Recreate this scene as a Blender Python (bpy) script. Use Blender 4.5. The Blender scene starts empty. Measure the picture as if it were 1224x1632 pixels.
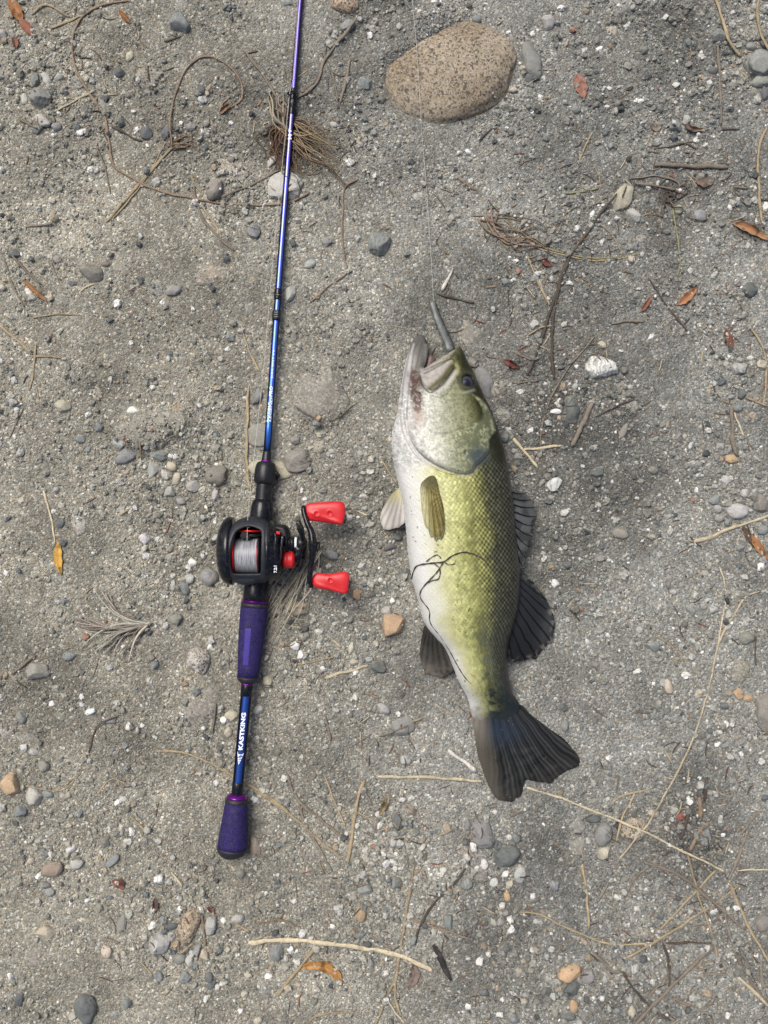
import bpy, bmesh, math, random
import numpy as np
from math import sin, cos, pi, radians as R

# ---------------------------------------------------------------- camera, world, sun, exposure
K = 0.0005            # one photo pixel is half a millimetre on the ground
H = 0.75              # camera height above the ground
CX, CY = 612.0, 816.0
scn = bpy.context.scene
col = scn.collection
cam_data = bpy.data.cameras.new('camera')
cam = bpy.data.objects.new('camera', cam_data); col.objects.link(cam)
cam.location = (0, 0, H); cam.rotation_euler = (0, 0, 0)
cam_data.sensor_fit = 'VERTICAL'; cam_data.angle = 2*math.atan(CY*K/H)
cam_data.clip_start = 0.01; cam_data.clip_end = 100
scn.camera = cam
SUN_EL, SUN_AZ = R(60), R(-38)        # high, hazy sun from the upper left; azimuth counted from north (+y) clockwise
world = bpy.data.worlds.new('World'); scn.world = world; world.use_nodes = True
wn = world.node_tree.nodes; wl = world.node_tree.links
sky = wn.new('ShaderNodeTexSky'); sky.sky_type = 'NISHITA'; sky.sun_disc = False
sky.sun_elevation = SUN_EL; sky.sun_rotation = SUN_AZ
sky.air_density = 0.7; sky.dust_density = 5.0; sky.ozone_density = 0.5
wl.new(sky.outputs['Color'], wn['Background'].inputs['Color'])
wn['Background'].inputs['Strength'].default_value = 0.075
sun_d = bpy.data.lights.new('sun', 'SUN'); sun = bpy.data.objects.new('sun', sun_d); col.objects.link(sun)
sun_d.energy = 1.5; sun_d.angle = R(34); sun_d.color = (1.0, .96, .90)
sun.rotation_euler = (pi/2 - SUN_EL, 0, pi - SUN_AZ)
scn.view_settings.view_transform = 'Standard'; scn.view_settings.look = 'None'
scn.view_settings.gamma = 1; scn.view_settings.use_curve_mapping = False
scn.view_settings.exposure = 0.89
scn.cycles.max_bounces = 5; scn.cycles.diffuse_bounces = 3; scn.cycles.glossy_bounces = 3
scn.cycles.transparent_max_bounces = 8

rng = np.random.default_rng(7)
random.seed(7)

# ---------------------------------------------------------------- helpers
def W(px, py, z=0.0):
    """photo pixel at real height z (metres) -> world point"""
    f = (H - z)/H*K
    return ((px - CX)*f, (CY - py)*f, z)

def Wn(P, zp):
    """array of pixels (n,2) with heights in pixels (n,) -> world (n,3)"""
    P = np.asarray(P, float); z = np.asarray(zp, float)*K
    f = (H - z)/H*K
    return np.stack([(P[:, 0] - CX)*f, (CY - P[:, 1])*f, z + 0*f], 1)

class VNoise:
    def __init__(s, seed, n=64):
        s.g = np.random.default_rng(seed).random((n, n)); s.n = n
    def __call__(s, x, y, cell):
        x = np.asarray(x, float)/cell; y = np.asarray(y, float)/cell
        return .75*(s.one(.80*x + .60*y + 1000.3, .80*y - .60*x + 1000.7) + s.one(-.35*x*1.18 + .94*y*1.18 + 1517.1, -.94*x*1.18 - .35*y*1.18 + 1330.4))
    def one(s, x, y):
        ix = np.floor(x).astype(int); iy = np.floor(y).astype(int)
        fx = x - ix; fy = y - iy
        fx = fx*fx*(3 - 2*fx); fy = fy*fy*(3 - 2*fy)
        n = s.n; g = s.g
        a = g[iy % n, ix % n]; b = g[iy % n, (ix+1) % n]; c = g[(iy+1) % n, ix % n]; d = g[(iy+1) % n, (ix+1) % n]
        return (a*(1-fx)+b*fx)*(1-fy) + (c*(1-fx)+d*fx)*fy - .5
N1, N2, N3, N4, N5, N6 = [VNoise(100+i) for i in range(6)]

def sstep(a, b, x):
    t = np.clip((np.asarray(x, float) - a)/(b - a), 0, 1)
    return t*t*(3 - 2*t)

ORG = {}
def link(o, parent=None):
    col.objects.link(o)
    if parent is not None: o.parent = parent
    return o

def tag(o, label=None, cat=None, group=None, kind=None):
    if label: o['label'] = label
    if cat: o['category'] = cat
    if group: o['group'] = group
    if kind: o['kind'] = kind
    return o

def thing(name, loc, label, cat, group=None):
    o = bpy.data.objects.new(name, None); o.location = loc; o.empty_display_size = .01
    link(o); ORG[o.name] = np.array(loc, float)
    return tag(o, label, cat, group)

def mk(name, V, F, mat=None, parent=None, smooth=True, colr=None, origin=None):
    """V (n,3) world coords, F list of index arrays (each (m,k)) -> one mesh object"""
    V = np.asarray(V, float)
    if not isinstance(F, (list, tuple)): F = [F]
    F = [np.asarray(f, int) for f in F if len(f)]
    if origin is None:
        origin = ORG[parent.name] if parent is not None else np.array([V[:, 0].mean(), V[:, 1].mean(), V[:, 2].min()])
    me = bpy.data.meshes.new(name)
    me.vertices.add(len(V)); me.vertices.foreach_set('co', (V - origin).astype(np.float32).ravel())
    ls = np.concatenate([f.ravel() for f in F]); cnt = np.concatenate([np.full(len(f), f.shape[1]) for f in F])
    st = np.concatenate([[0], np.cumsum(cnt)[:-1]])
    me.loops.add(len(ls)); me.loops.foreach_set('vertex_index', ls.astype(np.int32))
    me.polygons.add(len(cnt)); me.polygons.foreach_set('loop_start', st.astype(np.int32))
    me.polygons.foreach_set('loop_total', cnt.astype(np.int32))
    me.polygons.foreach_set('use_smooth', np.full(len(cnt), bool(smooth)))
    if colr is not None:
        a = me.color_attributes.new('Col', 'FLOAT_COLOR', 'POINT')
        c = np.ones((len(V), 4), np.float32); c[:, :3] = colr
        a.data.foreach_set('color', c.ravel())
    me.update(); me.validate()
    if mat is not None: me.materials.append(mat)
    o = bpy.data.objects.new(name, me)
    pw = ORG[parent.name] if parent is not None else np.zeros(3)
    o.location = origin - pw
    link(o, parent); ORG[o.name] = np.array(origin, float)
    return o

def join(parts):
    """[(V, [F..]), ...] -> one V, [F..]"""
    Vs, Fs, n = [], {}, 0
    for V, F in parts:
        V = np.asarray(V, float)
        if not isinstance(F, (list, tuple)): F = [F]
        for f in F:
            f = np.asarray(f, int)
            if len(f): Fs.setdefault(f.shape[1], []).append(f + n)
        Vs.append(V); n += len(V)
    return np.concatenate(Vs), [np.concatenate(v) for v in Fs.values()]

def catmull(P, n=6, closed=False):
    P = np.asarray(P, float)
    if len(P) < 3 and not closed:
        t = np.linspace(0, 1, n+1)[:, None]; return P[0]*(1-t) + P[1]*t
    Q = np.vstack([P[-1:], P, P[:2]]) if closed else np.vstack([2*P[0]-P[1], P, 2*P[-1]-P[-2]])
    out = []
    m = len(P) if closed else len(P)-1
    for i in range(m):
        a, b, c, d = Q[i], Q[i+1], Q[i+2], Q[i+3]
        for t in np.linspace(0, 1, n, endpoint=False):
            out.append(.5*((2*b) + (c-a)*t + (2*a-5*b+4*c-d)*t*t + (3*b-a-3*c+d)*t**3))
    if not closed: out.append(P[-1])
    return np.array(out)

def resample(P, step):
    P = np.asarray(P, float)
    d = np.concatenate([[0], np.cumsum(np.linalg.norm(np.diff(P, axis=0), axis=1))])
    n = max(2, int(math.ceil(d[-1]/step))+1)
    t = np.linspace(0, d[-1], n)
    return np.stack([np.interp(t, d, P[:, k]) for k in range(P.shape[1])], 1)

def tube(P, r, sides=6, flat=1.0, cap=True, up=(0, 0, 1)):
    """sweep of an ellipse along world points P (n,3), r scalar or (n,) radius; flat = height/width"""
    P = np.asarray(P, float); n = len(P); r = np.broadcast_to(np.asarray(r, float), (n,))
    T = np.gradient(P, axis=0); T /= np.linalg.norm(T, axis=1)[:, None] + 1e-12
    up = np.array(up, float)
    S = np.cross(T, up); bad = np.linalg.norm(S, axis=1) < 1e-3
    S[bad] = np.cross(T[bad], np.array([1, 0, 0])); S /= np.linalg.norm(S, axis=1)[:, None]
    U = np.cross(S, T)
    a = np.arange(sides)/sides*2*pi
    V = P[:, None, :] + r[:, None, None]*(np.cos(a)[None, :, None]*S[:, None, :] + flat*np.sin(a)[None, :, None]*U[:, None, :])
    V = V.reshape(-1, 3)
    i, j = np.meshgrid(np.arange(n-1), np.arange(sides), indexing='ij')
    i = i.ravel(); j = j.ravel(); j2 = (j+1) % sides
    F = np.stack([i*sides+j, i*sides+j2, (i+1)*sides+j2, (i+1)*sides+j], 1)
    Fs = [F]
    if cap:
        Fs += [np.arange(sides)[::-1][None, :], (np.arange(sides)+(n-1)*sides)[None, :]]
    return V, Fs

def lathe_axis(P0, P1, prof, sides=24, up=(0, 0, 1), squash=1.0):
    """prof: list of (t along P0->P1 0..1, radius m); world coords"""
    P0 = np.array(P0, float); P1 = np.array(P1, float); D = P1 - P0; L = np.linalg.norm(D); D /= L
    S = np.cross(D, np.array(up, float)); S /= np.linalg.norm(S); U = np.cross(S, D)
    a = np.arange(sides)/sides*2*pi
    ring = np.cos(a)[:, None]*S + squash*np.sin(a)[:, None]*U
    V = np.concatenate([P0 + D*L*t + ring*r for t, r in prof])
    n = len(prof)
    i, j = np.meshgrid(np.arange(n-1), np.arange(sides), indexing='ij'); i = i.ravel(); j = j.ravel(); j2 = (j+1) % sides
    F = np.stack([i*sides+j, i*sides+j2, (i+1)*sides+j2, (i+1)*sides+j], 1)
    return V, [F, np.arange(sides)[::-1][None, :], (np.arange(sides)+(n-1)*sides)[None, :]]

def inside(P, poly):
    x, y = P[:, 0], P[:, 1]; r = np.zeros(len(P), bool)
    q = np.roll(poly, 1, 0)
    for (x1, y1), (x2, y2) in zip(poly, q):
        if y1 == y2: continue
        c = ((y1 > y) != (y2 > y)) & (x < (x2-x1)*(y-y1)/(y2-y1) + x1)
        r ^= c
    return r

def segdist(P, poly, closed=True):
    """distance and nearest point from points P to a polyline"""
    best = np.full(len(P), 1e9); near = np.zeros((len(P), 2))
    A = poly; B = np.roll(poly, -1, 0)
    if not closed: A, B = poly[:-1], poly[1:]
    for a, b in zip(A, B):
        d = b - a; L = (d*d).sum()
        t = np.clip(((P - a) @ d)/(L + 1e-12), 0, 1)
        q = a + t[:, None]*d; e = np.hypot(P[:, 0]-q[:, 0], P[:, 1]-q[:, 1])
        m = e < best; best[m] = e[m]; near[m] = q[m]
    return best, near

class Relief:
    """2D outline (photo pixels) turned into a solid; heights come later as functions of the grid"""
    def __init__(s, poly, holes=(), step=2.0):
        poly = np.asarray(poly, float); s.poly = poly
        x0, y0 = poly.min(0) - step*1.5; x1, y1 = poly.max(0) + step*1.5
        nx = int((x1-x0)/step)+2; ny = int((y1-y0)/step)+2
        X, Y = np.meshgrid(x0+np.arange(nx)*step, y0+np.arange(ny)*step)
        P = np.stack([X.ravel(), Y.ravel()], 1)
        ins = inside(P, poly)
        d, near = segdist(P, poly)
        for h in holes:
            h = np.asarray(h, float); ih = inside(P, h); dh, nh = segdist(P, h)
            m = (dh < d); d = np.where(m, dh, d); near[m] = nh[m]; ins &= ~ih
        s.nx, s.ny, s.step, s.ins = nx, ny, step, ins
        s.X0, s.Y0 = x0, y0
        cell = np.arange(nx*ny).reshape(ny, nx)
        Q = np.stack([cell[:-1, :-1], cell[1:, :-1], cell[1:, 1:], cell[:-1, 1:]], -1).reshape(-1, 4)
        Q = Q[ins[Q].any(1)]
        used = np.unique(Q); m = np.full(nx*ny, -1); m[used] = np.arange(len(used))
        s.used = used; s.Q = m[Q]
        s.P = np.where(ins[used][:, None], P[used], near[used])
        s.d = np.where(ins[used], d[used], 0)
        s.rawP = P
        e = np.concatenate([s.Q[:, [0, 1]], s.Q[:, [1, 2]], s.Q[:, [2, 3]], s.Q[:, [3, 0]]])
        key = np.sort(e, 1); k = key[:, 0]*10**7 + key[:, 1]
        _, idx, c = np.unique(k, return_index=True, return_counts=True)
        s.bedge = e[idx[c == 1]]
    def poisson(s):
        """sqrt of the Poisson solution on the outline: a rounded, inflated profile (pixels)"""
        ins = s.ins.reshape(s.ny, s.nx)
        levels = [1]
        while min(ins.shape)/(levels[-1]*2) > 12: levels.append(levels[-1]*2)
        u = None
        for L in levels[::-1]:
            m = ins[::L, ::L]
            if u is None: u = np.zeros(m.shape)
            else:
                u = np.repeat(np.repeat(u, 2, 0), 2, 1)[:m.shape[0], :m.shape[1]]
                pad = [(0, m.shape[0]-u.shape[0]), (0, m.shape[1]-u.shape[1])]
                u = np.pad(u, pad, mode='edge')
            hh = (s.step*L)**2
            for _ in range(500 if L == levels[-1] else 160):
                v = np.zeros_like(u)
                v[1:-1, 1:-1] = .25*(u[2:, 1:-1]+u[:-2, 1:-1]+u[1:-1, 2:]+u[1:-1, :-2] + hh)
                u = np.where(m, v, 0)
        h = np.sqrt(np.maximum(u*2, 0)).ravel()[s.used]
        return np.where(s.d > 0, h, 0)
    def build(s, name, top, bot, mat, parent=None, zref=None, colr=None, smooth=True, back=None, origin=None):
        """top/bot: heights in pixels per used vertex; zref: height (px) at which the outline matches the photo (None: per vertex top)"""
        n = len(s.P)
        top = np.broadcast_to(top, (n,)).astype(float); bot = np.broadcast_to(bot, (n,)).astype(float)
        if zref is None: zr = top
        else: zr = np.broadcast_to(zref, (n,))
        B = Wn(s.P, zr)
        Vt = B.copy(); Vt[:, 2] = top*K
        Vb = B.copy(); Vb[:, 2] = bot*K
        V = np.concatenate([Vt, Vb])
        sides = np.stack([s.bedge[:, 1], s.bedge[:, 0], s.bedge[:, 0]+n, s.bedge[:, 1]+n], 1)
        F = [np.concatenate([s.Q, s.Q[:, ::-1]+n, sides])]
        c = None
        if colr is not None: c = np.concatenate([colr, colr])
        return mk(name, V, F, mat, parent, smooth, c, origin)
# ---------------------------------------------------------------- materials (procedural)
def newmat(name, base=(.5, .5, .5), rough=.6, metal=0., spec=.5):
    m = bpy.data.materials.new(name); m.use_nodes = True
    nt = m.node_tree; b = nt.nodes['Principled BSDF']
    b.inputs['Base Color'].default_value = (*base, 1); b.inputs['Roughness'].default_value = rough
    b.inputs['Metallic'].default_value = metal; b.inputs['Specular IOR Level'].default_value = spec
    return m, nt, b
def node(nt, t, **kw):
    n = nt.nodes.new(t)
    for k, v in kw.items():
        if k in n.inputs.keys(): n.inputs[k].default_value = v
        else: setattr(n, k, v)
    return n
def mixc(nt, fac, a, b, blend='MIX'):
    n = nt.nodes.new('ShaderNodeMix'); n.data_type = 'RGBA'; n.blend_type = blend
    for sock, v in ((0, fac), (6, a), (7, b)):
        if hasattr(v, 'is_linked') or hasattr(v, 'links'): nt.links.new(v, n.inputs[sock])
        elif sock == 0: n.inputs[0].default_value = v
        else: n.inputs[sock].default_value = (*v, 1)
    return n.outputs[2]
def ramp(nt, src, stops):
    n = nt.nodes.new('ShaderNodeValToRGB'); nt.links.new(src, n.inputs[0])
    e = n.color_ramp.elements
    while len(e) < len(stops): e.new(.5)
    for q, (p, c) in zip(e, stops):
        q.position = p; q.color = (c, c, c, 1) if not hasattr(c, '__len__') else (*c, 1)
    return n.outputs[0]
def coords(nt, kind='Object'):
    return nt.nodes.new('ShaderNodeTexCoord').outputs[kind]
def noise(nt, vec, scale, detail=3, rough=.55):
    n = node(nt, 'ShaderNodeTexNoise', Scale=scale, Detail=detail, Roughness=rough)
    nt.links.new(vec, n.inputs['Vector']); return n.outputs['Fac']
def bump(nt, b, h, strength, dist):
    n = node(nt, 'ShaderNodeBump', Strength=strength, Distance=dist)
    nt.links.new(h, n.inputs['Height']); nt.links.new(n.outputs[0], b.inputs['Normal'])
    return n
def gain(nt, v, lo, hi):
    n = nt.nodes.new('ShaderNodeMapRange'); nt.links.new(v, n.inputs[0])
    n.inputs[3].default_value = lo; n.inputs[4].default_value = hi
    return n.outputs[0]
def mul(nt, c, f):
    n = nt.nodes.new('ShaderNodeVectorMath'); n.operation = 'SCALE'
    nt.links.new(c, n.inputs[0]); nt.links.new(f, n.inputs[3]); return n.outputs[0]

# soil: colour attribute (damp / dry patches, some painted shade) times grain-sized mineral variation
m_soil, nt, b = newmat('gravelly_soil', rough=.92, spec=.25)
at = node(nt, 'ShaderNodeVertexColor', layer_name='Col'); v = coords(nt)
vo = node(nt, 'ShaderNodeTexVoronoi', Scale=620.); nt.links.new(v, vo.inputs['Vector'])
vo2 = node(nt, 'ShaderNodeTexVoronoi', Scale=1150.); nt.links.new(v, vo2.inputs['Vector'])
sep = node(nt, 'ShaderNodeSeparateColor'); nt.links.new(vo.outputs['Color'], sep.inputs[0])
sep2 = node(nt, 'ShaderNodeSeparateColor'); nt.links.new(vo2.outputs['Color'], sep2.inputs[0])
g1 = ramp(nt, sep.outputs[0], [(0, .6), (.25, .82), (.7, 1.0), (.88, 1.2), (.96, 1.6), (1, 2.1)])
g2 = ramp(nt, sep2.outputs[1], [(0, .65), (.5, .95), (.85, 1.15), (1, 1.5)])
c = mixc(nt, 1.0, at.outputs['Color'], g1, 'MULTIPLY'); c = mixc(nt, .8, c, g2, 'MULTIPLY')
tint = ramp(nt, sep.outputs[1], [(0, (.95, 1.0, 1.06)), (.6, (1, 1, 1)), (1, (1.12, .98, .84))])
c = mixc(nt, .8, c, tint, 'MULTIPLY')
nt.links.new(c, b.inputs['Base Color'])
nh = noise(nt, v, 900., 4, .7)
ad = node(nt, 'ShaderNodeMath', operation='SUBTRACT'); nt.links.new(nh, ad.inputs[0]); nt.links.new(vo.outputs['Distance'], ad.inputs[1])
bump(nt, b, ad.outputs[0], .9, .0011)

# loose grains: colour per grain
m_grain, nt, b = newmat('gravel_grain', rough=.8, spec=.3)
at = node(nt, 'ShaderNodeVertexColor', layer_name='Col'); v = coords(nt)
n_ = gain(nt, noise(nt, v, 1500., 2), .75, 1.25)
nt.links.new(mul(nt, at.outputs['Color'], n_), b.inputs['Base Color'])

def stonemat(name, kind):
    m, nt, b = newmat(name, rough=.78, spec=.3)
    oi = nt.nodes.new('ShaderNodeObjectInfo'); v0 = coords(nt)
    off = node(nt, 'ShaderNodeVectorMath', operation='ADD'); nt.links.new(v0, off.inputs[0])
    sc = node(nt, 'ShaderNodeVectorMath', operation='SCALE'); sc.inputs[0].default_value = (7.1, 3.3, 5.7)
    nt.links.new(oi.outputs['Random'], sc.inputs[3]); nt.links.new(sc.outputs[0], off.inputs[1]); v = off.outputs[0]
    big = gain(nt, noise(nt, v, 120., 3, .6), .68, 1.32)
    fine = gain(nt, noise(nt, v, 700., 3, .7), .55, 1.45)
    c = mul(nt, mul(nt, oi.outputs['Color'], big), fine)
    if kind == 'granite':
        pt = noise(nt, v, 22., 2); c = mixc(nt, ramp(nt, pt, [(.4, 0), (.62, .55)]), c, (.42, .37, .28))
        st = noise(nt, v, 30., 2)
        c = mixc(nt, ramp(nt, st, [(.42, 0), (.62, .5)]), c, (.19, .14, .08))
        vo = node(nt, 'ShaderNodeTexVoronoi', Scale=640.); nt.links.new(v, vo.inputs['Vector'])
        s_ = node(nt, 'ShaderNodeSeparateColor'); nt.links.new(vo.outputs['Color'], s_.inputs[0])
        c = mixc(nt, ramp(nt, s_.outputs[0], [(0, .85), (.16, .8), (.25, 0), (1, 0)]), c, (.075, .063, .05))
        c = mixc(nt, ramp(nt, s_.outputs[1], [(0, 0), (.66, 0), (.85, .4), (1, .55)]), c, (.46, .41, .34))
        vq = node(nt, 'ShaderNodeTexVoronoi', Scale=1150.); nt.links.new(v, vq.inputs['Vector'])
        sq = node(nt, 'ShaderNodeSeparateColor'); nt.links.new(vq.outputs['Color'], sq.inputs[0])
        c = mixc(nt, ramp(nt, sq.outputs[0], [(0, .75), (.18, .65), (.3, 0), (1, 0)]), c, (.07, .06, .05))
    if kind == 'veined':
        wv = node(nt, 'ShaderNodeTexWave', Scale=90., Distortion=9., Detail=3.); wv.inputs['Detail Scale'].default_value = 1.6
        nt.links.new(v, wv.inputs['Vector'])
        c = mixc(nt, ramp(nt, wv.outputs['Fac'], [(0, .55), (.22, .2), (.45, 0)]), c, (.13, .14, .135))
    # soil dust caught on the stone, more of it towards the ground line
    sx = node(nt, 'ShaderNodeSeparateXYZ'); nt.links.new(coords(nt, 'Generated'), sx.inputs[0])
    dn = noise(nt, v, 260., 4, .65)
    dd = node(nt, 'ShaderNodeMath', operation='SUBTRACT'); nt.links.new(dn, dd.inputs[0]); nt.links.new(sx.outputs[2], dd.inputs[1])
    lo, hi = (-.75, -.25) if kind == 'dusty' else (-.2, .13)
    mr = node(nt, 'ShaderNodeMapRange'); nt.links.new(dd.outputs[0], mr.inputs[0])
    mr.inputs[1].default_value = lo; mr.inputs[2].default_value = hi; mr.inputs[4].default_value = .85
    gr = node(nt, 'ShaderNodeTexVoronoi', Scale=800.); nt.links.new(v, gr.inputs['Vector'])
    sg = node(nt, 'ShaderNodeSeparateColor'); nt.links.new(gr.outputs['Color'], sg.inputs[0])
    soilc = ramp(nt, sg.outputs[0], [(0, (.12, .115, .095)), (.6, (.25, .24, .198)), (.9, (.35, .34, .295)), (1, (.5, .49, .45))])
    c = mixc(nt, mr.outputs[0], c, soilc)
    nt.links.new(c, b.inputs['Base Color'])
    bump(nt, b, noise(nt, v, 800., 4, .7), .5, .0006)
    return m
M_STONE = {k: stonemat('stone_'+k, k) for k in ('plain', 'granite', 'veined', 'dusty')}

def stemmat(name, rough=.75):
    m, nt, b = newmat(name, rough=rough, spec=.3)
    oi = nt.nodes.new('ShaderNodeObjectInfo'); v = coords(nt)
    n1 = gain(nt, noise(nt, v, 350., 3, .6), .5, 1.5)
    n2 = gain(nt, noise(nt, v, 60., 2), .7, 1.3)
    c = mul(nt, mul(nt, oi.outputs['Color'], n1), n2)
    c = mixc(nt, ramp(nt, noise(nt, v, 120., 3), [(.55, 0), (.72, .6)]), c, (.12, .105, .085))
    nt.links.new(c, b.inputs['Base Color']); bump(nt, b, noise(nt, v, 1200., 3), .4, .0004)
    return m
m_stem = stemmat('dry_stem'); m_leaf = stemmat('dead_leaf', .65)
m_fib = stemmat('root_fibre', .85)

def attrmat(name, rough, spec=.5, bumps=None, coat=0., alpha=None):
    m, nt, b = newmat(name, rough=rough, spec=spec)
    at = node(nt, 'ShaderNodeVertexColor', layer_name='Col'); v = coords(nt)
    n1 = gain(nt, noise(nt, v, 900., 3, .65), .72, 1.28)
    nt.links.new(mul(nt, at.outputs['Color'], n1), b.inputs['Base Color'])
    if bumps: bump(nt, b, noise(nt, v, bumps[0], 3), bumps[1], bumps[2])
    b.inputs['Coat Weight'].default_value = coat; b.inputs['Coat Roughness'].default_value = .2
    if alpha: b.inputs['Alpha'].default_value = alpha
    return m
m_fish = attrmat('fish_skin', .34, .22, (1100., .3, .0004), .05)
m_fin = attrmat('fish_fin', .6, .1, (900., .3, .0004))
m_fin_clear = attrmat('fish_fin_membrane', .5, .25, None, 0, .72)
m_lure = attrmat('soft_plastic', .4, .5, (700., .4, .0004))

def simple(name, base, rough, metal=0., spec=.5, n=None):
    m, nt, b = newmat(name, base, rough, metal, spec)
    if n:
        v = coords(nt); f = noise(nt, v, n[0], 3, .6)
        rgb = node(nt, 'ShaderNodeRGB'); rgb.outputs[0].default_value = (*base, 1)
        c = mul(nt, rgb.outputs[0], gain(nt, f, 1-n[1], 1+n[1]))
        if 'black' in name or 'red_rubber' in name or 'purple' in name:      # a little dry dust and scuffing
            c = mixc(nt, ramp(nt, noise(nt, v, 260., 5, .75), [(.5, 0), (.72, .1), (1, .2)]), c, (.24, .225, .19))
        nt.links.new(c, b.inputs['Base Color'])
        if len(n) > 2: bump(nt, b, f, .5, n[2])
    return m
m_black = simple('black_graphite', (.009, .010, .013), .36, 0., .35, n=(500., .4))
m_black_matte = simple('black_soft_touch', (.018, .021, .027), .46, 0., .35, n=(900., .35, .0001))
m_black_gloss = simple('black_gloss', (.005, .006, .010), .2, 0., .3, n=(200., .3))
m_rubber = simple('black_rubber', (.012, .012, .016), .6, n=(900., .4))
m_red = simple('red_rubber_knob', (.54, .013, .018), .42, n=(300., .18, .00008))
m_redmetal = simple('red_anodised_metal', (.6, .015, .02), .3, .6, n=(200., .1))
m_purple = simple('purple_anodised_metal', (.16, .01, .24), .25, .7, n=(200., .1))
m_white_print = simple('white_print', (.8, .85, .88), .45, n=(800., .1))
m_steel = simple('dark_steel', (.08, .085, .09), .25, .9, n=(200., .2))
m_line = simple('braided_line', (.42, .41, .38), .5, n=(600., .15))
m_spool, nt, b = newmat('wound_line', rough=.4, spec=.4)
mp = node(nt, 'ShaderNodeMapping'); mp.inputs['Scale'].default_value = (2600, 90, 90); nt.links.new(coords(nt), mp.inputs['Vector'])
c = ramp(nt, noise(nt, mp.outputs[0], 1., 2, .7), [(.3, (.09, .095, .11)), (.5, (.25, .26, .285)), (.72, (.46, .47, .5))])
nt.links.new(c, b.inputs['Base Color'])
m_eye = simple('fish_eye_wet', (.012, .014, .022), .08, n=(300., .4))
# grip foam: purple and black fleck
m_grip, nt, b = newmat('purple_foam', rough=.75, spec=.3); v = coords(nt)
vo = node(nt, 'ShaderNodeTexNoise', Scale=1500., Detail=2.); nt.links.new(v, vo.inputs['Vector'])
c = mixc(nt, ramp(nt, vo.outputs['Fac'], [(.44, 0), (.58, 1)]), (.008, .006, .026), (.03, .019, .14))
c = mixc(nt, ramp(nt, noise(nt, v, 240., 5, .75), [(.5, 0), (.72, .09), (1, .2)]), c, (.24, .225, .19))
nt.links.new(c, b.inputs['Base Color']); bump(nt, b, vo.outputs['Fac'], .6, .0003)
m_grip_panel = simple('purple_smooth_panel', (.028, .014, .2), .6, n=(800., .3))
# blank: blue near the reel fading to violet towards the tip (paint of the rod)
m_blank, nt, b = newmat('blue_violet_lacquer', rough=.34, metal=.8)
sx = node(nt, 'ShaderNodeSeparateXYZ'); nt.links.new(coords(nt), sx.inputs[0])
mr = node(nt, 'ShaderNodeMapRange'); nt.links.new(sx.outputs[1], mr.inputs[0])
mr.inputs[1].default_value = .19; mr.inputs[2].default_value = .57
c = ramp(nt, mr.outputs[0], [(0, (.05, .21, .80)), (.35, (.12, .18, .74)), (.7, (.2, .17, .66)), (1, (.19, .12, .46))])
lw = node(nt, 'ShaderNodeLayerWeight', Blend=.5)   # blackened towards grazing angles: dark edge reflections painted into the colour
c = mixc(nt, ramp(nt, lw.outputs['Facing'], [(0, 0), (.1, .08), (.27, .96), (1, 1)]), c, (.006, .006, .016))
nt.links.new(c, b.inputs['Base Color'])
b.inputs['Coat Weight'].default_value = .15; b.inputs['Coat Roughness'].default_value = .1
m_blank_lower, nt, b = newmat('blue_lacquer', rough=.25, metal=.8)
lw = node(nt, 'ShaderNodeLayerWeight', Blend=.5)  # dark reflected edges of the blank painted in by viewing angle
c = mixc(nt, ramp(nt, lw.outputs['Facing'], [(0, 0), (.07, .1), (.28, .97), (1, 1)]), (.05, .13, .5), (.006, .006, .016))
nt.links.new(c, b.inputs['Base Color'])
m_fibre_c, nt, b = newmat('root_fibre_mixed', rough=.85, spec=.2)
at = node(nt, 'ShaderNodeVertexColor', layer_name='Col')
nt.links.new(mul(nt, at.outputs['Color'], gain(nt, noise(nt, coords(nt), 700., 3), .6, 1.4)), b.inputs['Base Color'])
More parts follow.
